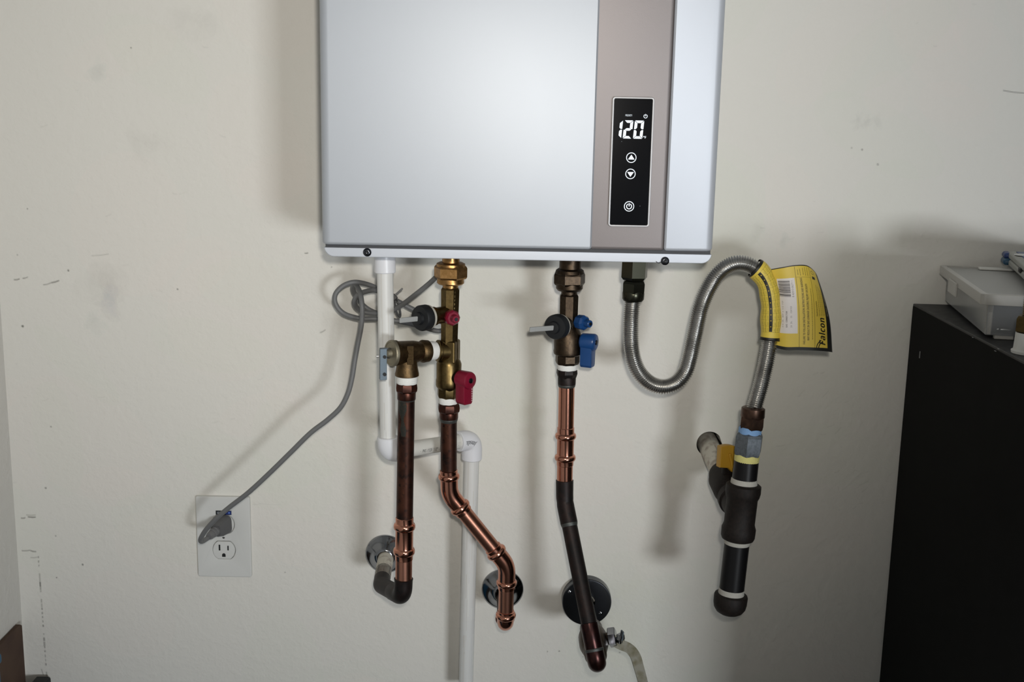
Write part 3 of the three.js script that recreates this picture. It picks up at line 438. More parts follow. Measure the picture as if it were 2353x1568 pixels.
{ // hot line
  const A = axis(1031.5, 930, 0.14, 1031, 1100, 0.137), c1 = at(1033, 1136, 0.136), c2 = at(1165, 1300, 0.122), c3 = at(1161.5, 1438, 0.115), w = at(1156, 1356, -0.01), r = 0.0108;
  const t = thing('copper_pipe', 'copper hot water pipe that jogs right with bright press elbows', 'pipe', c3);
  fitCap(A, 926, 962, t);
  part('solder_joint', A.turn([[959, 20.3], [962, 20.9], [965, 20.2], [969, 18.8]], { seg: 28 }), solder, t);
  part('pipe', A.turn([[958, 18.6], [1094, 18.6]], { seg: 40, open: true }), copperAged, t);
  const d1 = A.b.clone().sub(A.a).normalize(), d2 = c2.clone().sub(c1).normalize(), d3 = c3.clone().sub(c2).normalize();
  const press = (name, pts, R, mat, ends = [0.006, 0.006]) => { const p = bend(pts, R), L = pathLen(p), q = r * 1.13; return part(name, rev(p, solid([[0, r * 1.02], [0.0006, q], [0.005, q], ...beadS(0.0095, q, r * 1.36, 0.0042), [0.0145, q], [L - 0.0145, q], ...beadS(L - 0.0095, q, r * 1.36, 0.0042), [L - 0.005, q], [L - 0.0006, q], [L, r * 1.02]]), { seg: 44 }), mat, t, 'bright copper press elbow'); };
  press('elbow', [A.pos(1080), c1, c1.clone().addScaledVector(d2, 0.034)], 0.034, copperNew);
  const L = c1.distanceTo(c2);
  part('pipe_001', rev([c1, c2], [[0.03, r], [L - 0.033, r]], { seg: 40 }), copperSatin, t, 'bright copper diagonal pipe');
  press('elbow_001', [c2.clone().addScaledVector(d2, -0.035), c2, c2.clone().addScaledVector(d3, 0.036)], 0.036, copperNew);
  part('pipe_002', rev([c2, c3], [[0.03, r], [c2.distanceTo(c3) - 0.012, r]], { seg: 40 }), copperSatin, t, 'bright copper pipe');
  const L3 = c2.distanceTo(c3), dw = w.clone().sub(c3).normalize(), e = bend([c3.clone().addScaledVector(d3, -0.024), c3, c3.clone().addScaledVector(dw, 0.03)], 0.0165), EL = pathLen(e), q = r * 1.1;
  part('elbow_002', rev(e, solid([[0, r], [0.0006, q], [0.003, q], ...beadS(0.0075, q, r * 1.34, 0.004), [0.0125, q], [EL - 0.01, q], ...beadS(EL - 0.006, q, r * 1.3, 0.003), [EL, r]]), { seg: 44 }), copperNew, t, 'bright copper press elbow');
  part('pipe_003', rev([c3, w], [[0.025, r], [c3.distanceTo(w), r]], { seg: 32 }), copperAged, t);
}
const coldElbow = at(1374, 1537, 0.207), coldWall = at(1347, 1378, -0.01), coldR = 0.0108;
{ // cold line
  const A = axis(1303, 850, 0.108, 1297.5, 1105, 0.108), t = thing('copper_pipe', 'dark copper cold water pipe leaning right below the blue valve', 'pipe', coldElbow);
  const n = part('adapter', A.turn([[848, 21], [850, 24], [858, 24.6], [866, 22], [869, 20]], { seg: 8, phase: 0.25, crease: 0.3 }), copperDark, t);
  part('adapter_cup', A.turn([[864, 20], [866, 21], [882, 20.6], [884, 19]], { seg: 32 }), copperDark, n);
  part('solder_joint', A.turn([[881, 19.6], [884, 20.4], [887, 19.6], [889, 18.4]], { seg: 28 }), solder, t);
  part('pipe', A.turn([[880, 18.4], [990, 18.4]], { seg: 40, open: true }), copperNew, t, 'bright copper pipe');
  part('coupling', A.turn([[981, 18.7], [982, 19.8], [992, 19.8], ...bead(1001, 19.8, 24.4, 7), [1010, 19.6], [1042, 19.6], ...bead(1051, 19.8, 24.4, 7), [1060, 19.6], [1068, 19.4], [1069, 18.5]], { seg: 44 }), copperNew, t, 'bright copper press coupling');
  part('pipe_001', A.turn([[1064, 18.3], [1112, 18.3]], { seg: 40, open: true }), copperNew, t, 'bright copper pipe');
  const c1 = at(1297.5, 1152, 0.11), c2 = coldElbow, r = coldR, d2 = c2.clone().sub(c1).normalize();
  const e = bend([A.pos(1103), c1, c1.clone().addScaledVector(d2, 0.032)], 0.05), EL = pathLen(e);
  part('elbow', rev(e, solid([[0, r * 1.02], [0.0006, r * 1.14], [EL * 0.42, r * 1.12], [EL * 0.5, r * 1.08], [EL * 0.58, r * 1.12], [EL - 0.0006, r * 1.12], [EL, r * 1.02]]), { seg: 40 }), copperDark, t);
  part('solder_joint_001', rev([c1, c2], [[0.031, r * 1.1], [0.0325, r * 1.1], [0.036, r]], { seg: 32 }), solder, t);
  const L = c1.distanceTo(c2);
  part('pipe_002', rev([c1, c2], [[0.03, r], [L - 0.05, r]], { seg: 40 }), copperDark, t);
  part('reducer', rev([c1, c2], [[L - 0.0605, r], [L - 0.06, r * 1.12], [L - 0.026, r * 1.14], [L - 0.0245, r * 1.05]], { seg: 40 }), copperRed, t, 'reddish copper coupling');
  part('solder_joint_002', rev([c1, c2], [[L - 0.027, r * 1.1], [L - 0.0255, r * 1.22], [L - 0.023, r * 1.2], [L - 0.021, r * 1.1]], { seg: 32 }), solder, t);
  const dw = coldWall.clone().sub(c2).normalize(), e2 = bend([c2.clone().addScaledVector(d2, -0.024), c2, c2.clone().addScaledVector(dw, 0.03)], 0.0175), E2 = pathLen(e2);
  part('elbow_001', rev(e2, solid([[0, r], [0.001, r * 1.17], [E2 - 0.001, r * 1.17], [E2, r]]), { seg: 40 }), copperRed, t);
}
{ // shut-off valve between that elbow and the wall
  const c2 = coldElbow, d = coldWall.clone().sub(c2).normalize(), t = thing('ball_valve', 'wall shut-off valve with a worn flat metal lever behind the lower cold pipe', 'valve', c2.clone().addScaledVector(d, 0.09));
  const T = c2.distanceTo(coldWall);
  part('body', rev([c2, coldWall], solid([[0.03, 0.0125], [0.036, 0.0155], [0.05, 0.016], [0.054, 0.0175], [0.068, 0.0205], [0.09, 0.0205], [0.1, 0.0185], [0.104, 0.0165], [0.118, 0.0165], [0.122, 0.012]]), { seg: 32 }), bronzeDark, t);
  part('pipe', rev([c2, coldWall], [[0.028, coldR], [0.04, coldR]], { seg: 30 }), copperDark, t);
  part('pipe_001', rev([c2, coldWall], [[0.118, coldR], [T, coldR]], { seg: 30 }), copperDark, t);
  const s0 = c2.clone().addScaledVector(d, 0.082), nutC = at(1416, 1464, 0.13), sd = nutC.clone().sub(s0).normalize(), sl = s0.distanceTo(nutC);
  part('valve_stem', rev([s0, nutC], solid([[0.01, 0.008], [sl - 0.008, 0.0075]]), { seg: 24 }), bronzeDark, t);
  part('packing_nut', rev([s0, nutC], solid([[sl - 0.011, 0.013], [sl - 0.01, 0.0142], [sl - 0.001, 0.0142], [sl, 0.0125]]), { seg: 6, phase: 0.3, crease: 0.3 }), chrome, t);
  const LZ = 0.135, q = (x, y) => at(x, y, LZ);
  // flat lever: plate on the nut, then a strip cranked downward
  const strip = [q(1406, 1470), q(1424, 1481), q(1446, 1491), q(1459, 1507), q(1468, 1535), q(1483, 1590)], wd = [24, 25, 24, 24, 23, 22], PP = [], II = [];
  const fine = smooth(strip, 30), th = 0.0026;
  fine.forEach((p, i) => { const tn = (fine[i + 1] ?? p).clone().sub(fine[i - 1] ?? p).normalize(), nrm = V(-tn.y, tn.x, 0).normalize(), w = 0.0079 - 0.0016 * i / fine.length; const f = V(0.35, 0.1, 0.93).normalize(); for (const [a, b] of [[1, 1], [1, -1], [-1, -1], [-1, 1]]) { const v = p.clone().addScaledVector(nrm, a * w).addScaledVector(f, b * th / 2).add(V(a * 0, 0, -a * 0)); PP.push(v.x, v.y, v.z); } if (i) for (let k = 0; k < 4; k++) { const A0 = (i - 1) * 4 + k, B0 = (i - 1) * 4 + (k + 1) % 4; II.push(A0, B0, A0 + 4, B0, B0 + 4, A0 + 4); } });
  II.push(0, 1, 2, 0, 2, 3); const e0 = (fine.length - 1) * 4; II.push(e0, e0 + 2, e0 + 1, e0, e0 + 3, e0 + 2);
  const g = new THREE.BufferGeometry(); g.setAttribute('position', new THREE.Float32BufferAttribute(PP, 3)); g.setIndex(II); g.setAttribute('uv', new THREE.Float32BufferAttribute(PP.flatMap((_, i) => (i % 3 === 0 ? [PP[i], PP[i + 1]] : [])), 2));
  const lv = part('lever', creased(g, 0.5), STD({ map: dataTex(256, (i) => mixc([156, 152, 138], [122, 116, 92], (nA[i] - 0.42) * 3), 1 / 0.06, true), metalness: 0.55, roughness: 0.5 }), t, 'worn galvanised lever');
  part('lever_nut', rev([nutC, nutC.clone().add(V(0.8, -0.1, 0.6))], solid([[0.002, 0.0068], [0.003, 0.0074], [0.01, 0.0074], [0.011, 0.006]]), { seg: 6, crease: 0.3 }), chrome, lv);
  part('lever_tab', rbox(0.0024, 0.014, 0.008, 0.001, at(1429, 1461, LZ), V(0.3, 0, 0.95), V(0.1, 1, 0)), zinc, lv);
}
// ---------------------------------------------------------------- escutcheons on the wall
{
  const dome = (x, y, rp, label, pipeR) => { const c = at(x, y, 0), r = mm(rp, c), t = thing('escutcheon', label, 'pipe flange', c, 'pipe flanges on the wall'); part('flange', rev([c.clone(), c.clone().add(V(0, 0, 1))], [[0, r], [0.0015, r], [0.003, r * 0.98], [0.0045, r * 0.9], [0.008, r * 0.74], [0.0125, r * 0.6], [0.016, r * 0.5], [0.0185, pipeR * 1.18], [0.0185, pipeR * 1.02], [0.004, pipeR * 1.02]], { seg: 64, crease: 0.9 }), chrome, t); return t; };
  dome(886, 1273, 46, 'domed chrome pipe flange behind the elbow of the discharge pipe', 0.0105);
  dome(1155, 1354, 48, 'domed chrome pipe flange behind the bright copper press elbow', 0.0105);
  const c = at(1347, 1376, 0), r = mm(57, c), t = thing('escutcheon', 'flat-faced dark chrome pipe flange behind the leaning cold pipe', 'pipe flange', c, 'pipe flanges on the wall');
  const darkChrome = STD({ color: lin(0.09, 0.094, 0.105), metalness: 1, roughness: 0.2 });
  part('flange', rev([c.clone(), c.clone().add(V(0, 0, 1))], [[0, r], [0.0135, r * 0.985], [0.0148, r * 0.96], [0.015, r * 0.93], [0.0146, 0.0125], [0.003, 0.0125]], { seg: 64, crease: 0.5 }), darkChrome, t);
  for (const [x, y] of [[1309, 1361], [1380, 1410]]) part('set_screw', rev([at(x, y, 0.0146), at(x, y, 0.0146).add(V(0, 0, 1))], solid([[0, 0.003], [0.001, 0.0028], [0.0016, 0.0016]]), { seg: 18 }), chrome, t);
}

// ---------------------------------------------------------------- gas connector
const flexPx = [[1454, 686, 0.145], [1451.5, 715, 0.146], [1450, 750, 0.147], [1450.5, 790, 0.148], [1456, 826, 0.149], [1470, 858, 0.15], [1494, 881, 0.151], [1524, 889, 0.152], [1553, 880, 0.153], [1573, 858, 0.154], [1585, 822, 0.155], [1597, 767, 0.156], [1611, 706, 0.157], [1629, 662, 0.158], [1655, 624, 0.159], [1690, 605.5, 0.16], [1722, 609, 0.161], [1747, 627, 0.162], [1763, 655, 0.163], [1770, 690, 0.164], [1771.5, 730, 0.165], [1769, 780, 0.167], [1762, 825, 0.169], [1750, 878, 0.171], [1737, 925, 0.173], [1729, 955, 0.174]];
const flex = smooth(flexPx.map((q) => at(...q)), 420), flexL = pathLen(flex), FR = 0.0107;
const cumF = [0]; for (let i = 1; i < flex.length; i++) cumF.push(cumF[i - 1] + flex[i].distanceTo(flex[i - 1]));
{
  const A = axis(1459, 608, 0.145, 1454.5, 690, 0.145), t = thing('gas_connector', 'corrugated stainless steel gas hose bent in an S from heater to gas pipe', 'gas hose', at(1728, 985, 0.174));
  const ridges = Math.round((flexL - 0.004) / 0.00265), prof = [];
  for (let k = 0; k < ridges; k++) { const s = 0.002 + k * 0.00265, h = 0.0019; for (const [f, v] of [[0, 0], [0.22, 0.55], [0.42, 1], [0.62, 0.85], [0.82, 0.2]]) prof.push([s + f * 0.00265, FR - h + h * v]); }
  prof.push([0.002 + ridges * 0.00265, FR - 0.0019]);
  part('hose', rev(flex, prof, { seg: 28, crease: 0 }), steel, t, 'ridged stainless steel hose');
  part('adapter', A.turn([[588, 31.5], [637, 31.5], [643, 27], [644, 20], [648, 17]], { seg: 6, phase: 0.28, crease: 0.3 }), gunmetal, t);
  part('flare_nut', A.turn([[644, 17], [646, 26], [651, 28.5], [668, 28], [673, 26.5], [673, 25], [688, 24.5], [692, 21]], { seg: 6, phase: 0.1, crease: 0.3 }), gunmetal, t);
  part('nut_collar', A.turn([[668, 24], [674, 25.5], [687, 25], [692, 21.5]], { seg: 32 }), gunmetal, t);
  const B = axis(1731, 940, 0.175, 1726, 990, 0.1755);
  part('flare_nut_001', B.turn([[936, 22], [938, 26.5], [957, 27.2], [958, 29], [976, 29.5], [984, 28], [987, 25]], { seg: 6, phase: 0.2, crease: 0.3 }), nutBrown, t, 'copper-brown flare nut');
  part('nut_collar_001', B.turn([[936.5, 22], [938.5, 26.8], [957, 27.5], [960, 26]], { seg: 32 }), nutBrown, t);
}
// ---------------------------------------------------------------- warning tag round the hose
{
  let i0 = 0; const near = (x, y) => { let b = 0, bd = 1e9; flex.forEach((p, i) => { const c = at(x, y, p.z), e = c.distanceTo(p); if (e < bd) { bd = e; b = i; } }); return b; };
  i0 = near(1739, 609); const i1 = near(1770.5, 781), seg = flex.slice(i0, i1 + 1), L = pathLen(seg), sr = FR + 0.0022;
  const t = thing('warning_tag', 'yellow printed warning tag wrapped round the steel gas hose', 'tag', seg.at(-1).clone());
  const wrapTex = canvasTex(512, 1024, (g, W, H) => { // u around, v along the hose
    g.fillStyle = '#dcc24a'; g.fillRect(0, 0, W, H); g.fillStyle = '#15140f'; g.fillRect(0, 0, W, 34); g.fillRect(0, H - 40, W, 40);
    g.fillRect(W * 0.445, 70, W * 0.052, H - 190); g.fillStyle = '#e3c32c'; for (let k = 0; k < 11; k++) { g.fillRect(W * 0.462, 110 + k * 80, 9, 10); }
    g.strokeStyle = 'rgba(60,48,10,.75)'; g.lineWidth = 2; for (let k = 0; k <= 10; k++) { g.beginPath(); g.moveTo(W * 0.3, 70 + k * 84); g.lineTo(W * 0.445, 70 + k * 84); g.moveTo(W * 0.5, 70 + k * 84); g.lineTo(W * 0.7, 70 + k * 84); g.stroke(); }
    for (const x of [0.34, 0.39, 0.555, 0.61, 0.66]) { g.beginPath(); g.moveTo(W * x, 70); g.lineTo(W * x, H - 110); g.stroke(); }
    g.fillStyle = 'rgba(60,45,10,.55)'; g.font = '15px sans-serif'; const q = rng(2); for (let k = 0; k < 10; k++) for (const x of [0.305, 0.35, 0.4, 0.51, 0.565, 0.62]) { g.save(); g.translate(W * x + 12, 140 + k * 84); g.rotate(-Math.PI / 2); g.fillText(String(Math.floor(q() * 90000)), 0, 6); g.restore(); }
  });
  const crinkle = (s) => 0.0006 * Math.sin(s * 190) + 0.0005 * Math.sin(s * 95 + 1);
  const prof = [[0, sr], ...Array.from({ length: 40 }, (_, k) => { const s = (k + 0.5) / 40 * L; return [s, sr + crinkle(s)]; }), [L, sr + 0.0004]];
  const sleeve = rev(seg, prof, { seg: 40, crease: 0, up: V(0, 0, 1), phase: Math.PI }); { const u = sleeve.attributes.uv, m = (Math.max(...prof.map((q) => q[1]))) * 6.283; for (let i = 0; i < u.count; i++) u.setXY(i, 1 - u.getX(i) / m, 1 - u.getY(i) / L); }
  part('sleeve', sleeve, STD({ map: wrapTex, roughness: 0.5, side: THREE.DoubleSide }), t, 'yellow sleeve printed with a black ruler strip');
  // the flag: a sheet through measured points, curling back at its upper right
  const rows = [
    [[1772, 619, 0.163], [1800, 614, 0.17], [1824, 610, 0.172], [1853, 610, 0.168], [1872, 624, 0.155], [1878, 634, 0.145]],
    [[1782, 665, 0.165], [1806, 668, 0.174], [1832, 668, 0.177], [1863, 669, 0.175], [1886, 672, 0.165], [1893, 680, 0.158]],
    [[1785, 735, 0.167], [1808, 736, 0.176], [1836, 736, 0.179], [1867, 737, 0.179], [1897, 736, 0.174], [1907, 737, 0.17]],
    [[1783, 800, 0.169], [1806, 805, 0.177], [1836, 805, 0.18], [1867, 806, 0.181], [1900, 808, 0.179], [1913, 810, 0.178]]].map((r) => r.map((q) => at(...q)));
  const us = [0, 0.19, 0.37, 0.6, 0.87, 1], nu = 30, nv = 24;
  const colAt = rows.map((r) => { const c = new THREE.CatmullRomCurve3(r, false, 'centripetal'); return Array.from({ length: nu + 1 }, (_, i) => { const u = i / nu; let k = 0; while (k < 4 && us[k + 1] < u) k++; return c.getPoint((k + (u - us[k]) / (us[k + 1] - us[k])) / 5); }); });
  const grid = []; for (let i = 0; i <= nu; i++) { const c = new THREE.CatmullRomCurve3(colAt.map((r) => r[i]), false, 'centripetal'); grid.push(Array.from({ length: nv + 1 }, (_, j) => c.getPoint(j / nv))); }
  const PP = [], UU = [], II = [];
  for (const off of [0, -0.0011]) { const b0 = PP.length / 3; for (let i = 0; i <= nu; i++) for (let j = 0; j <= nv; j++) { const p = grid[i][j]; PP.push(p.x, p.y, p.z + off); UU.push(i / nu, 1 - j / nv); if (i < nu && j < nv) { const k = b0 + i * (nv + 1) + j, w = nv + 1; off ? II.push(k, k + w, k + 1, k + 1, k + w, k + w + 1) : II.push(k, k + 1, k + w, k + 1, k + w + 1, k + w); } } }
  const N = (nu + 1) * (nv + 1), edge = []; for (let i = 0; i < nu; i++) edge.push([i * (nv + 1), (i + 1) * (nv + 1)], [(i + 1) * (nv + 1) + nv, i * (nv + 1) + nv]); for (let j = 0; j < nv; j++) edge.push([j + 1, j], [nu * (nv + 1) + j, nu * (nv + 1) + j + 1]);
  for (const [a, b] of edge) II.push(a, b, a + N, b, b + N, a + N);
  const fg = new THREE.BufferGeometry(); fg.setAttribute('position', new THREE.Float32BufferAttribute(PP, 3)); fg.setAttribute('uv', new THREE.Float32BufferAttribute(UU, 2)); fg.setIndex(II);
  const flagTex = canvasTex(1024, 1536, (g, W, H) => {
    g.fillStyle = '#d8bc48'; g.fillRect(0, 0, W, H);
    g.fillStyle = '#141412'; g.fillRect(W * 0.885, 0, W * 0.115, H); g.fillRect(0, H * 0.965, W, H * 0.035); g.fillRect(0, 0, W, H * 0.012);
    g.fillStyle = '#5e5e5a'; g.fillRect(W * 0.985, 0, W * 0.015, H);
    g.strokeStyle = '#3a3010'; g.lineWidth = 6; for (const x of [0.375, 0.645]) { g.beginPath(); g.moveTo(W * x, H * 0.02); g.lineTo(W * x, H * 0.965); g.stroke(); } g.lineWidth = 4; g.beginPath(); g.moveTo(W * 0.375, H * 0.158); g.lineTo(W * 0.645, H * 0.158); g.stroke();
    // white sticker with its bar code, read from below
    g.fillStyle = '#dcd6d4'; g.fillRect(W * 0.05, H * 0.165, W * 0.3, H * 0.65);
    const q = rng(17); g.fillStyle = '#2a2626'; let y = H * 0.2; while (y < H * 0.41) { const b = 3 + q() * 12; g.fillRect(W * 0.065, y, W * 0.2, b); y += b + 3 + q() * 8; }
    const up = (s, x, y, font, c = '#2b230a', sx = 1) => { g.save(); g.translate(W * x, H * y); g.rotate(-Math.PI / 2); g.scale(sx, 1); g.font = font; g.fillStyle = c; g.fillText(s, 0, 0); g.restore(); };
    up('8 42013 06271 1', 0.315, 0.41, '44px sans-serif', '#3a3536');
    up('3/4 IN. MIP x 1/2 FIP', 0.13, 0.75, '36px monospace', '#6b6260'); up('GAS CONNECTOR', 0.2, 0.75, 'bold 36px monospace', '#4a4244'); up('24 IN.  SS  COATED', 0.27, 0.75, '34px monospace', '#6b6260');
    up('FAILURE TO FOLLOW INSTALLATION INSTRUCTIONS AND WARNINGS', 0.475, 0.935, 'bold 50px sans-serif', '#241c06', 0.72);
    up('MAY RESULT IN GAS LEAKAGE CAUSING INJURY OR DEATH', 0.545, 0.89, 'bold 50px sans-serif', '#241c06', 0.72);
    for (const [x, a, b] of [[0.6, 0.88, 0.3], [0.42, 0.13, 0.06], [0.46, 0.14, 0.05], [0.51, 0.13, 0.04], [0.55, 0.14, 0.03], [0.59, 0.14, 0.03], [0.745, 0.62, 0.24], [0.785, 0.62, 0.26], [0.82, 0.62, 0.28], [0.855, 0.62, 0.3]]) { g.strokeStyle = 'rgba(50,40,8,.8)'; g.lineWidth = 9; g.setLineDash([10, 4, 22, 5, 6, 4, 16, 6]); g.beginPath(); g.moveTo(W * x, H * a); g.lineTo(W * x, H * b); g.stroke(); } g.setLineDash([]);
    up('Instrucciones', 0.71, 0.62, 'bold 40px sans-serif');
    up('Falcon', 0.84, 0.945, 'italic bold 168px sans-serif', '#15130c', 0.88); g.strokeStyle = '#15130c'; g.lineWidth = 16; for (const k of [0, 1]) { g.beginPath(); g.arc(W * (0.83 - k * 0.006), H * 0.975, W * (0.12 + k * 0.03), Math.PI * 1.02, Math.PI * 1.36); g.stroke(); }
    up('STAINLESS', 0.872, 0.87, '26px sans-serif');
    g.strokeStyle = '#2a2a20'; g.lineWidth = 8; g.beginPath(); g.arc(W * 0.72, H * 0.075, 36, 0, 7); g.stroke(); g.fillStyle = '#26261e'; g.fillRect(W * 0.69, H * 0.13, W * 0.08, H * 0.04);
    up('NO TOPE - NO DOBLE', 0.955, 0.62, '40px sans-serif', '#d9c98a');
  });
  fg.computeVertexNormals();
  part('flag', creased(fg, 0.8), STD({ map: flagTex, roughness: 0.48 }), t, 'yellow flag with a white bar code sticker and black lettering');
}
// ---------------------------------------------------------------- gas pipe with drip leg
{
  const A = axis(1724, 985, 0.1755, 1676, 1400, 0.185), t = thing('gas_pipe', 'black iron gas pipe with a tee and capped drip leg below the steel hose', 'pipe', A.pos(1414));
  part('blue_seal', A.turn([[982, 24], [986, 26.2], [1000, 26.2], [1006, 25]], { seg: 36 }), STD({ color: lin(0.2, 0.36, 0.62), roughness: 0.7, bumpMap: bumpFine, bumpScale: 0.0004 }), t, 'light blue thread sealant');
  part('hex_bushing', A.turn([[993, 25], [997, 31], [1003, 33.5], [1036, 33], [1044, 31], [1046, 27]], { seg: 6, phase: 0.3, crease: 0.3 }), STD({ map: dataTex(256, (i) => mixc([120, 126, 132], [104, 110, 115], (nB[i] - 0.4) * 3), 1 / 0.04, true), metalness: 0.75, roughness: 0.45 }), t, 'grey hexagonal adapter');
  part('yellow_seal', A.turn([[1042, 27], [1046, 28.6], [1055, 28.4], [1062, 27.6], [1063, 26]], { seg: 36 }), STD({ color: lin(0.72, 0.66, 0.24), roughness: 0.8, bumpMap: bumpFine, bumpScale: 0.00075 }), t, 'pale yellow thread sealant');
  part('nipple', A.turn([[1056, 28], [1106, 28.5]], { seg: 40, open: true }), ironBlack, t);
  part('thread_seal', A.turn([[1098, 28.5], [1101, 30], [1112, 30.8], [1118, 30]], { seg: 40 }), dopeWhite, t, 'white thread sealant');
  part('tee', A.turn([[1109, 30], [1110, 36], [1113, 40], [1128, 40.5], [1138, 38.5], [1144, 35.5], [1200, 35], [1206, 37], [1211, 39], [1230, 38.5], [1236, 36], [1239, 30]], { seg: 44 }), iron, t);
  part('thread_seal_001', A.turn([[1234, 29], [1239, 30], [1245, 30], [1248, 28.6]], { seg: 40 }), dopeWhite, t, 'white thread sealant');
  part('drip_leg', A.turn([[1243, 28.5], [1370, 28.5]], { seg: 40, open: true }), ironBlack, t);
  part('thread_seal_002', A.turn([[1352, 28.6], [1355, 29.6], [1359, 28.8], [1362, 29.8], [1366, 28.8], [1372, 29.5], [1376, 28]], { seg: 40 }), dopeWhite, t, 'white thread sealant');
  part('cap', A.turn([[1364, 31], [1366, 37], [1370, 38.5], [1386, 38], [1396, 36], [1405, 30], [1410, 22], [1412, 10]], { seg: 44, crease: 0.8 }), iron, t);
  // branch towards the wall valve
  const tc = A.pos(1172), w = gasHole.clone().setZ(-0.06), d = w.clone().sub(tc).normalize();
  part('branch', rev([tc, w], solid([[0, 0.02], [0.026, 0.0205], [0.028, 0.0228], [0.04, 0.0228], [0.041, 0.019]]), { seg: 40 }), iron, t);
  const T = thing('gas_valve', 'dark gas shut-off valve with a yellow handle on a white-painted wall pipe', 'valve', gasHole.clone());
  part('wall_pipe', rev([tc, w], solid([[0.105, 0.0158], [tc.distanceTo(w), 0.0158]]), { seg: 40 }), paintedPipe, T, 'white-painted pipe from the wall');
  part('body', rev([tc, w], solid([[0.038, 0.0165], [0.046, 0.0175], [0.05, 0.0205], [0.062, 0.0232], [0.092, 0.0232], [0.1, 0.021], [0.108, 0.0195], [0.112, 0.0165]]), { seg: 40 }), iron, T);
  part('joint_ring', rev([tc, w], solid([[0.0395, 0.0186], [0.042, 0.0198], [0.044, 0.0186]]), { seg: 40 }), dopeWhite, T);
  const yc = at(1672, 1052, 0.125), yel = PHY({ color: lin(0.5, 0.27, 0.016), roughness: 0.5 });
  const sd = yc.clone().sub(tc.clone().addScaledVector(d, 0.075)).normalize(), base = tc.clone().addScaledVector(d, 0.075);
  part('valve_stem', rev([base, yc], solid([[0.01, 0.009], [base.distanceTo(yc), 0.008]]), { seg: 24 }), iron, T);
  const hsh = new THREE.Shape(); hsh.moveTo(-0.0135, 0.0145); hsh.quadraticCurveTo(0, 0.019, 0.0125, 0.012); hsh.lineTo(0.0135, -0.0155); hsh.lineTo(0.005, -0.018); hsh.lineTo(-0.002, -0.012); hsh.lineTo(-0.0135, -0.0115); hsh.closePath();
  const hd = part('handle', extr(hsh, 0.012, 0.0016).applyMatrix4(frameM(yc.clone().add(V(0, 0, -0.004)), V(0.2, 0.12, 0.97), V(0.05, 1, 0))), yel, T, 'yellow wing handle');
  part('handle_rib', rbox(0.004, 0.022, 0.005, 0.0015, yc.clone().add(V(0.003, -0.002, 0.01)), V(0.2, 0.1, 0.97), V(-0.25, 1, 0)), yel, hd);
}

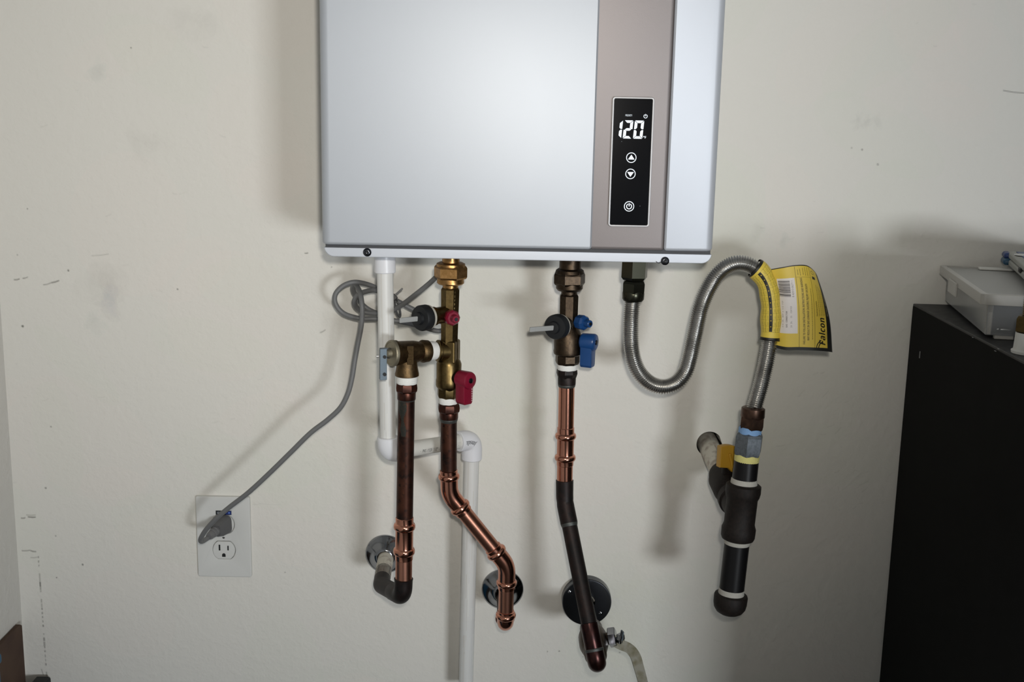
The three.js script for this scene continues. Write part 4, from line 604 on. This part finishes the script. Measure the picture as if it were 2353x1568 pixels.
// ---------------------------------------------------------------- power cord and outlet
{
  const px = [[1012, 628, 0.12], [985, 653, 0.1], [950, 681, 0.085], [920, 703, 0.07], [885, 719, 0.055], [845, 719, 0.05], [828, 714, 0.052], [817, 703, 0.06], [815, 690, 0.068], [823, 678, 0.072], [841, 670, 0.066], [865, 668, 0.058], [905, 688, 0.05], [955, 714, 0.046], [1005, 735, 0.044], [1030, 752, 0.045], [1010, 761, 0.05], [965, 750, 0.054], [906, 737, 0.058], [865, 733, 0.06], [835, 733, 0.062], [812, 729, 0.062], [789, 720, 0.06], [775, 706, 0.06], [769, 690, 0.06], [772, 674, 0.06], [789, 657, 0.058], [812, 649, 0.056], [838, 652, 0.05], [868, 664, 0.042], [900, 690, 0.036], [905, 712, 0.034], [880, 722, 0.034], [848, 712, 0.034], [824, 690, 0.036], [811, 664, 0.043], [815, 653, 0.047], [822, 661, 0.056], [829, 680, 0.083], [832, 704, 0.09], [832, 730, 0.09], [829, 756, 0.09], [822, 792, 0.092], [815, 830, 0.095], [809, 868, 0.098], [800, 903, 0.1], [783, 936, 0.1], [754, 964, 0.1], [715, 994, 0.1], [668, 1040, 0.1], [620, 1087, 0.1], [570, 1133, 0.098], [525, 1168, 0.092], [494, 1195, 0.088], [472, 1220, 0.082], [461, 1240, 0.075], [464, 1245, 0.066], [477, 1237, 0.055], [486, 1229, 0.046]];
  const pts = smooth(px.map((q) => at(...q)), 460), t = thing('power_cord', 'grey power cord looped behind the pipes and plugged into the wall outlet', 'cord', at(515, 1207, 0));
  part('cable', rev(pts, solid([[0, 0.0035], [pathLen(pts), 0.0035]]), { seg: 16, crease: 0.8 }), cordMat, t);
  // moulded plug, straight out of the upper receptacle
  const o = at(515, 1204, 0.0075), tip = at(481, 1233, 0.053), d = tip.clone().sub(o).normalize(), L = o.distanceTo(tip);
  const secs = [[0, 0.0125, 0.0138], [0.004, 0.0125, 0.0138], [0.02, 0.0105, 0.0118], [0.03, 0.0075, 0.009]], PP = [], II = [], n = 20, x = V(0, 1, 0).cross(d).normalize(), y = d.clone().cross(x);
  secs.forEach(([s, hw, hh]) => { for (let k = 0; k < n; k++) { const a = (k + 0.5) / n * Math.PI * 2, cx = Math.sign(Math.cos(a)) * Math.pow(Math.abs(Math.cos(a)), 0.45), cy = Math.sign(Math.sin(a)) * Math.pow(Math.abs(Math.sin(a)), 0.45), p = o.clone().addScaledVector(d, s * L / 0.052).addScaledVector(x, cx * hw).addScaledVector(y, cy * hh); PP.push(p.x, p.y, p.z); } });
  const ca = o, cb = o.clone().addScaledVector(d, 0.03 * L / 0.052); PP.push(ca.x, ca.y, ca.z, cb.x, cb.y, cb.z); const CA = secs.length * n, CB = CA + 1;
  for (let s = 0; s < secs.length - 1; s++) for (let k = 0; k < n; k++) { const a = s * n + k, b = s * n + (k + 1) % n; II.push(a, b, a + n, b, b + n, a + n); }
  for (let k = 0; k < n; k++) { II.push(CA, (k + 1) % n, k, CB, (secs.length - 1) * n + k, (secs.length - 1) * n + (k + 1) % n); }
  const g = new THREE.BufferGeometry(); g.setAttribute('position', new THREE.Float32BufferAttribute(PP, 3)); g.setAttribute('uv', new THREE.Float32BufferAttribute(new Float32Array(PP.length / 3 * 2), 2)); g.setIndex(II);
  const plug = part('plug', creased(g, 0.6), PHY({ color: lin(0.1, 0.1, 0.103), roughness: 0.55 }), t, 'dark grey moulded plug');
  const s1 = L * 0.57; part('strain_relief', rev([o, tip], solid([[s1, 0.007], [s1 + 0.004, 0.007], [s1 + 0.0045, 0.0058], [s1 + 0.007, 0.0058], [s1 + 0.0075, 0.0068], [s1 + 0.011, 0.0066], [s1 + 0.0115, 0.0054], [s1 + 0.014, 0.0054], [s1 + 0.0145, 0.0062], [s1 + 0.018, 0.0058], [L + 0.002, 0.0046]]), { seg: 24 }), PHY({ color: lin(0.15, 0.15, 0.155), roughness: 0.5 }), plug);
  // tie that holds the coil
  const k = thing('cable_tie', 'dark grey cable tie binding the looped cord beside the white pipe', 'cable tie', at(915, 700, 0.06));
  const tc = at(912, 706, 0.058); part('band', new THREE.TorusGeometry(0.0115, 0.0016, 10, 36).scale(0.75, 1.25, 1).applyMatrix4(frameM(tc, V(0.95, 0.25, 0.2), V(-0.2, 1, 0.2))), STD({ color: lin(0.06, 0.06, 0.062), roughness: 0.5 }), k);
  part('tail', rbox(0.0026, 0.02, 0.0012, 0.0005, at(913, 674, 0.072), V(0, 0.1, 1), V(0.72, 0.68, 0)), cordMat, k);
  part('head', rbox(0.008, 0.0065, 0.006, 0.0012, at(906, 683, 0.071), V(0, 0.1, 1), V(0.72, 0.68, 0)), STD({ color: lin(0.06, 0.06, 0.062), roughness: 0.5 }), k);
}
{
  const c = at(516, 1232, 0), tl = at(453, 1139, 0), tr = at(577.5, 1142, 0), bl = at(456.5, 1323, 0), w = tr.distanceTo(tl), h = tl.distanceTo(bl), t = thing('wall_outlet', 'white duplex wall outlet with the grey plug in its upper socket', 'outlet', c);
  const white = PHY({ color: lin(0.66, 0.66, 0.64), roughness: 0.42 });
  const holes = [], faceShape = (s) => { const r = 0.0172 * s, k = 0.0143 * s, sh = new THREE.Shape(), a = Math.asin(k / r); sh.absarc(0, 0, r, -a, a); sh.absarc(0, 0, r, Math.PI - a, Math.PI + a); sh.closePath(); return sh; };
  const plate = rrect(w, h, 0.003), yl = at(514.5, 1265, 0.006), yu = at(512, 1206, 0.006), fx = yl.x;
  for (const q of [yl, yu]) plate.holes.push(new THREE.Path(faceShape(1.0).getPoints(20).map((p) => new THREE.Vector2(p.x + q.x - c.x, p.y + q.y - c.y))));
  part('cover_plate', extr(plate, 0.0036, 0.0016, { bevelOffset: -0.0016 }).translate(c.x, c.y, 0.0004), white, t);
  for (const q of [yl, yu]) {
    const f = part('receptacle', extr(faceShape(0.965), 0.0052, 0.0006, { bevelOffset: -0.0006 }).translate(q.x, q.y, 0.0004), white, t);
    const z = 0.0063;
    part('slot', rbox(0.0024, 0.0092, 0.0006, 0.0002, V(q.x - 0.0064, q.y + 0.0042, z)), black, f); part('slot_001', rbox(0.002, 0.0074, 0.0006, 0.0002, V(q.x + 0.0064, q.y + 0.0036, z)), black, f);
    const gs = new THREE.Shape(); gs.moveTo(-0.0026, -0.0026); gs.lineTo(0.0026, -0.0026); gs.lineTo(0.0026, 0.0004); gs.absarc(0, 0.0004, 0.0026, 0, Math.PI); gs.closePath();
    part('ground_hole', extr(gs, 0.0005).translate(q.x - 0.0002, q.y - 0.0078, z - 0.0002), black, f);
  }
  part('plate_screw', rev([V(fx, (yl.y + yu.y) / 2, 0.004), V(fx, (yl.y + yu.y) / 2, 1)], solid([[0, 0.0034], [0.0008, 0.0032], [0.0016, 0.002]]), { seg: 20 }), white, t);
  const s = at(514, 1178.5, 0.0052), stick = canvasTex(256, 72, (g, W, H) => { g.fillStyle = '#16181c'; g.fillRect(0, 0, W * 0.62, H); g.fillStyle = '#1b2f6e'; g.fillRect(W * 0.62, 0, W * 0.38, H); g.strokeStyle = '#101216'; g.lineWidth = 8; g.strokeRect(0, 0, W, H); g.fillStyle = '#aeb4bd'; g.font = 'bold 46px sans-serif'; g.fillText('GFCI', 22, 54); g.fillStyle = '#5f7fd0'; g.beginPath(); g.arc(W * 0.85, H * 0.5, 14, 0, 7); g.fill(); });
  part('sticker', new THREE.BoxGeometry(0.0235, 0.0066, 0.0004).translate(s.x, s.y, 0.0058), STD({ map: stick, roughness: 0.5 }), t, 'small dark blue sticker');
}

// ---------------------------------------------------------------- black cabinet and the things on it
const A0 = at(2097, 700, 0.012), CT = A0.y, B0 = onY(2353, 835, CT), ed = B0.clone().sub(A0).setY(0).normalize(), ex = V(ed.z, 0, -ed.x);
{
  const Dp = 0.7, Wd = 0.58, c = A0.clone().addScaledVector(ed, Dp / 2).addScaledVector(ex, Wd / 2), t = thing('cabinet', 'black metal cabinet standing against the wall at the right', 'cabinet', c.clone().setY(0));
  const mat = PHY({ map: dataTex(256, (i) => mixc([7, 7, 8], [10, 10, 11], (nA[i] - 0.4) * 3), 1 / 0.4, true), roughness: 0.6, specularIntensity: 0.12, bumpMap: bumpFine, bumpScale: 1.75e-05 });
  part('carcass', rbox(Wd, CT - 0.03, Dp - 0.02, 0.003, c.clone().setY((CT - 0.03) / 2 + 0.03).addScaledVector(ed, -0.01), ed), mat, t);
  part('plinth', rbox(Wd - 0.03, 0.032, Dp - 0.06, 0.002, c.clone().setY(0.016), ed), mat, t);
  part('door', rbox(Wd - 0.004, CT - 0.045, 0.018, 0.003, c.clone().setY((CT - 0.045) / 2 + 0.038).addScaledVector(ed, Dp / 2 - 0.009), ed), mat, t);
  const tm = STD({ map: dataTex(256, (i) => mixc([38, 38, 39], [58, 57, 56], (nA[i] - 0.45) * 4), 1 / 0.12, true), roughness: 0.55 });
  part('top', rbox(Wd - 0.001, 0.004, Dp - 0.021, 0.0012, c.clone().setY(CT - 0.0005).addScaledVector(ed, -0.01), ed), tm, t, 'dusty black top');
  const wearP = (px, py, w, h) => { const p = onY(px, py, CT + 0.0018); return rbox(w, 0.0004, h, 0.0001, p, ed); };
  part('chip', merge(wearP(2287, 807, 0.0012, 0.004), wearP(2294, 802, 0.001, 0.005), wearP(2235, 776, 0.0008, 0.003)), STD({ color: lin(0.3, 0.3, 0.29), roughness: 0.6 }), t);
  const sp = onX(2124, 803, A0.x + 0.001); part('scratch', rbox(0.0016, 0.01, 0.002, 0.0006, A0.clone().addScaledVector(ed, 0.055).setY(CT - 0.063).addScaledVector(ex, -0.0002), ed), STD({ color: lin(0.2, 0.2, 0.2), roughness: 0.6 }), t);
}
const clear = PHY({ color: lin(0.78, 0.79, 0.8), roughness: 0.2, transmission: 0.88, thickness: 0 });
const clearEdge = PHY({ color: lin(0.62, 0.6, 0.56), roughness: 0.45, transmission: 0.45, thickness: 0 });
let lidTop, boxF;
{
  const bl = onY(2172, 696, CT + 0.004), fl = onY(2263, 775, CT + 0.004), z = fl.clone().sub(bl).setY(0), D = z.length(); z.normalize(); const x = V(z.z, 0, -z.x), W = 0.165;
  const topY = at(2268, 674, fl.z).y, hB = (topY - CT) - 0.0066, c = bl.clone().addScaledVector(z, D / 2).addScaledVector(x, W / 2);
  lidTop = topY; boxF = { bl, fl, z, x, D, W, c };
  const t = thing('organizer_box', 'clear plastic organizer box with a latched lid on the black cabinet', 'storage box', c.clone().setY(CT));
  const y0 = CT + 0.0066, lidH = 0.013, th = 0.0018, mid = (q) => y0 + q, at2 = (u, v, y) => c.clone().addScaledVector(x, u).addScaledVector(z, v).setY(y);
  const bh = hB - lidH;
  const bin = part('bin', merge(rbox(W, th, D, 0.0008, at2(0, 0, y0 + th / 2), z), rbox(th, bh, D, 0.0008, at2(-W / 2 + th / 2, 0, y0 + bh / 2), z), rbox(th, bh, D, 0.0008, at2(W / 2 - th / 2, 0, y0 + bh / 2), z), rbox(W, bh, th, 0.0008, at2(0, D / 2 - th / 2, y0 + bh / 2), z), rbox(W, bh, th, 0.0008, at2(0, -D / 2 + th / 2, y0 + bh / 2), z)), clear, t);
  part('divider', merge(rbox(th, bh - 0.004, D - 0.004, 0.0006, at2(-W / 2 + 0.055, 0, y0 + bh / 2), z), rbox(W - 0.004, bh - 0.004, th, 0.0006, at2(0, 0.03, y0 + bh / 2), z)), clear, bin);
  part('corner_post', rbox(0.0068, bh, 0.0068, 0.0014, at2(-W / 2 + 0.0034, D / 2 - 0.0034, y0 + bh / 2), z), clearEdge, bin);
  part('foot', rbox(0.022, 0.005, 0.008, 0.001, at2(-W / 2 + 0.022, D / 2 - 0.006, y0 - 0.0022), z), clearEdge, bin);
  part('foot_001', rbox(0.022, 0.005, 0.008, 0.001, at2(-W / 2 + 0.022, -D / 2 + 0.006, y0 - 0.0022), z), clearEdge, bin);
  part('foot_002', rbox(0.022, 0.005, 0.008, 0.001, at2(W / 2 - 0.022, 0, y0 - 0.0022), z), clearEdge, bin);
  const e = 0.0105, lt = topY - 0.003, lid = part('lid', rbox(W + 2 * e - 0.014, 0.002, D + 2 * e - 0.014, 0.0008, at2(0, 0, lt), z), PHY({ color: lin(0.55, 0.55, 0.53), roughness: 0.5, transmission: 0.4, thickness: 0, bumpMap: bumpFine, bumpScale: 0.00014 }), t, 'frosted lid');
  const rim = rrect(W + 2 * e, D + 2 * e, 0.006); rim.holes.push(new THREE.Path(rrect(W + 2 * e - 0.016, D + 2 * e - 0.016, 0.003).getPoints()));
  part('lid_rim', extr(rim, lidH - 0.002, 0.001, { bevelOffset: -0.001 }).applyMatrix4(frameM(at2(0, 0, topY - lidH + 0.001), V(0, 1, 0), z.clone().negate())), clearEdge, lid);
  const lf = at(2203, 676, c.z - 0.03); part('latch', rbox(0.0028, 0.018, 0.058, 0.0012, at2(-W / 2 - e - 0.0012, -D / 2 + D * 0.4, topY - lidH - 0.0035), z), clearEdge, t, 'clear plastic latch');
  part('lid_handle', rbox(0.09, 0.0036, 0.012, 0.0014, at2(0.0, -D / 2 + 0.014, topY + 0.0004), z), PHY({ color: lin(0.8, 0.79, 0.75), roughness: 0.25 }), lid);
  // small stock inside
  const p1 = at2(-W / 2 + 0.031, D / 2 - 0.032, y0 + th + bh * 0.43);
  const k = thing('plastic_pouch', 'dark grey pouch inside the front compartment of the clear organizer', 'pouch', p1.clone().setY(y0 + th));
  { const s = new THREE.Shape(); s.moveTo(-0.0215, -bh * 0.42); s.lineTo(0.018, -bh * 0.42); s.lineTo(0.0215, bh * 0.02); s.lineTo(0.014, bh * 0.42); s.lineTo(-0.0215, bh * 0.42); s.closePath(); part('pouch_body', extr(s, 0.03, 0.0015).translate(0, 0, -0.015).applyMatrix4(frameM(p1, z, V(0, 1, 0))), STD({ color: lin(0.05, 0.053, 0.056), roughness: 0.4 }), k); part('pouch_seal', rbox(0.036, 0.004, 0.032, 0.001, p1.clone().add(V(0, bh * 0.1, 0)), z), STD({ color: lin(0.09, 0.094, 0.1), roughness: 0.35 }), k); }
  const q = at(2308, 753, fl.z - 0.011).setY(y0 + th + 0.0032), dx = x.clone().addScaledVector(z, 0.25).normalize(), b = thing('screw', 'small bright steel screw lying at the front inside the clear organizer', 'screw', q.clone().setY(y0 + th));
  part('shank', rev([q, q.clone().addScaledVector(dx, 0.012)], solid([[-0.006, 0.0022], [0.006, 0.0022], [0.008, 0.0008]]), { seg: 16 }), steel, b);
  part('screw_head', rev([q, q.clone().addScaledVector(dx, 0.012)], solid([[-0.0085, 0.0032], [-0.006, 0.0032]]), { seg: 18 }), steel, b);
}
{ // grey and blue tool case lying on the lid
  const q0 = at(2311, 606, 0.034), yb = q0.y, q1 = onY(2353, 646, yb), z = q1.clone().sub(q0).setY(0).normalize(), x = V(z.z, 0, -z.x), len = 0.26, wid = 0.075, h = 0.0088;
  const t = thing('tool_case', 'blue and grey plastic tool case lying on the clear organizer lid', 'tool case', q0.clone());
  const grp = STD({ color: lin(0.36, 0.36, 0.33), roughness: 0.5 }), bl = PHY({ color: lin(0.03, 0.06, 0.19), roughness: 0.4 }), teal = PHY({ color: lin(0.03, 0.09, 0.16), roughness: 0.4 });
  const P = (u, v, y) => q0.clone().addScaledVector(x, u).addScaledVector(z, v).setY(yb + y);
  part('lower_rail', rbox(wid, h, len, 0.003, P(wid / 2, len / 2, h / 2), z), grp, t);
  part('upper_rail', rbox(wid, h, len, 0.003, P(wid / 2, len / 2, h * 1.5 + 0.0006), z), grp, t);
  part('end_cap', rbox(wid, h * 0.95, 0.03, 0.004, P(wid / 2 - 0.006, 0.01, h * 1.52), z), bl, t, 'dark blue end cap'); part('end_cap_001', rbox(wid, h * 1.05, 0.034, 0.004, P(wid / 2 - 0.0068, 0.014, h * 0.62), z), teal, t, 'blue-green end cap');
  const tp = part('top_label', rbox(wid - 0.012, 0.0012, len - 0.02, 0.0005, P(wid / 2 + 0.004, len / 2 + 0.006, 2 * h + 0.001), z), bl, t, 'blue top label');
  const ov = onY(2352, 586, yb + 2 * h + 0.002);
  part('logo_oval', new THREE.CylinderGeometry(0.009, 0.009, 0.0005, 36).scale(1.3, 1, 1.6).applyMatrix4(frameM(ov, z, V(0, 1, 0))), STD({ color: lin(0.75, 0.75, 0.75), roughness: 0.5 }), tp, 'white oval');
  part('catch', rbox(0.003, 0.006, 0.016, 0.001, P(-0.0006, len * 0.62, h), z), black, t);
}
{ // brass fitting on a white plastic cup
  const b = onY(2361, 812, CT + 0.002), R0 = mm(31, b), t = thing('brass_fitting', 'threaded brass fitting standing in a white plastic cup at the cabinet edge', 'fitting', b);
  const up = V(0, 1, 0), hc = mm(48, b), h1 = mm(86, b), h2 = mm(140, b);
  part('cup', rev([b, b.clone().add(up)], [[0, 0], [0, R0 * 1.14], [0.003, R0 * 1.16], [0.0045, R0 * 1.02], [hc, R0 * 0.96], [hc, R0 * 0.88], [0.006, R0 * 0.9], [0.006, 0]], { seg: 48 }), PHY({ color: lin(0.6, 0.6, 0.57), roughness: 0.45 }), t, 'white plastic cup');
  const brs = STD({ map: brassTex, metalness: 0.9, roughness: 0.5, color: lin(0.62, 0.62, 0.55) });
  part('hex_body', rev([b, b.clone().add(up)], solid([[hc * 0.75, R0 * 0.8], [hc * 0.98, R0 * 0.86], [hc * 1.06, R0 * 1.06], [h1 - 0.003, R0 * 1.06], [h1, R0 * 0.95]]), { seg: 6, phase: 0.5, crease: 0.3 }), brs, t);
  const thr = [[h1 - 0.001, R0 * 0.62]]; for (let k = 0; k < 11; k++) { const s = h1 + (h2 - h1) * (k + 0.2) / 11.5; thr.push([s, R0 * 0.6], [s + 0.001, R0 * 0.66]); } thr.push([h2, R0 * 0.52]);
  part('thread', rev([b, b.clone().add(up)], solid(thr), { seg: 32 }), brs, t);
}
// ---------------------------------------------------------------- lower left corner
{
  const XS = XL + 0.0075, top = onX(50, 1434, XS), far = onX(0, 1486, XS), t = thing('cardboard', 'brown cardboard sheet standing in the left corner', 'cardboard', V(XL + 0.004, 0, 0.2));
  const card = STD({ map: dataTex(256, (i) => mixc([84, 64, 50], [72, 52, 42], (nA[i] - 0.35) * 3), 1 / 0.25, true), roughness: 0.85 });
  const s = new THREE.Shape(), z0 = Math.max(0.003, top.z), k1 = (far.y - top.y) / (far.z - top.z), ze = 0.52; s.moveTo(z0 + 0.001, 0); s.lineTo(z0, top.y - 0.004); s.lineTo(z0 + 0.006, top.y); s.lineTo(far.z, far.y); s.lineTo(ze, top.y + k1 * (ze - top.z)); s.lineTo(ze, 0); s.closePath();
  part('sheet', extr(s, 0.0055, 0.0005).rotateY(-Math.PI / 2).translate(XS - 0.0005, 0.001, 0), card, t);
  part('torn_edge', rbox(0.0062, 0.0022, 0.03, 0.0008, V(XS - 0.0035, top.y + k1 * (0.1 - top.z), 0.1), V(0, k1, 1)), STD({ color: lin(0.2, 0.15, 0.09), roughness: 0.9 }), t);
  const bq = at(4, 1500, 0.16), bw = bq.x - XL - 0.03, b = thing('blue_board', 'blue plastic board just showing in front of the brown cardboard at the picture edge', 'board', V(bq.x - bw / 2, 0, 0.3));
  const bm = PHY({ color: lin(0.012, 0.09, 0.17), roughness: 0.5 }), bh = bq.y;
  part('board_body', rbox(bw - 0.006, bh - 0.01, 0.28, 0.008, V(bq.x - bw / 2, (bh - 0.01) / 2, 0.3)), bm, b);
  part('board_rim', rbox(bw, 0.016, 0.284, 0.005, V(bq.x - bw / 2, bh - 0.008, 0.3)), bm, b);
  const k = at(84, 1580, 0.03), kt = thing('black_box', 'black box just showing at the bottom edge near the left corner', 'box', V(k.x, k.y - 0.12, 0.03)), w = mm(33, k);
  part('housing', rbox(w, 0.16, 0.05, 0.004, V(k.x, k.y - 0.08 + 0.003, 0.026)), black, kt); part('cap', rbox(w * 0.86, 0.004, 0.04, 0.0015, V(k.x, k.y + 0.0035, 0.026)), black, kt);
}
scene.traverse((o) => { if (o.isMesh) shade(o); });
renderer.render(scene, camera);
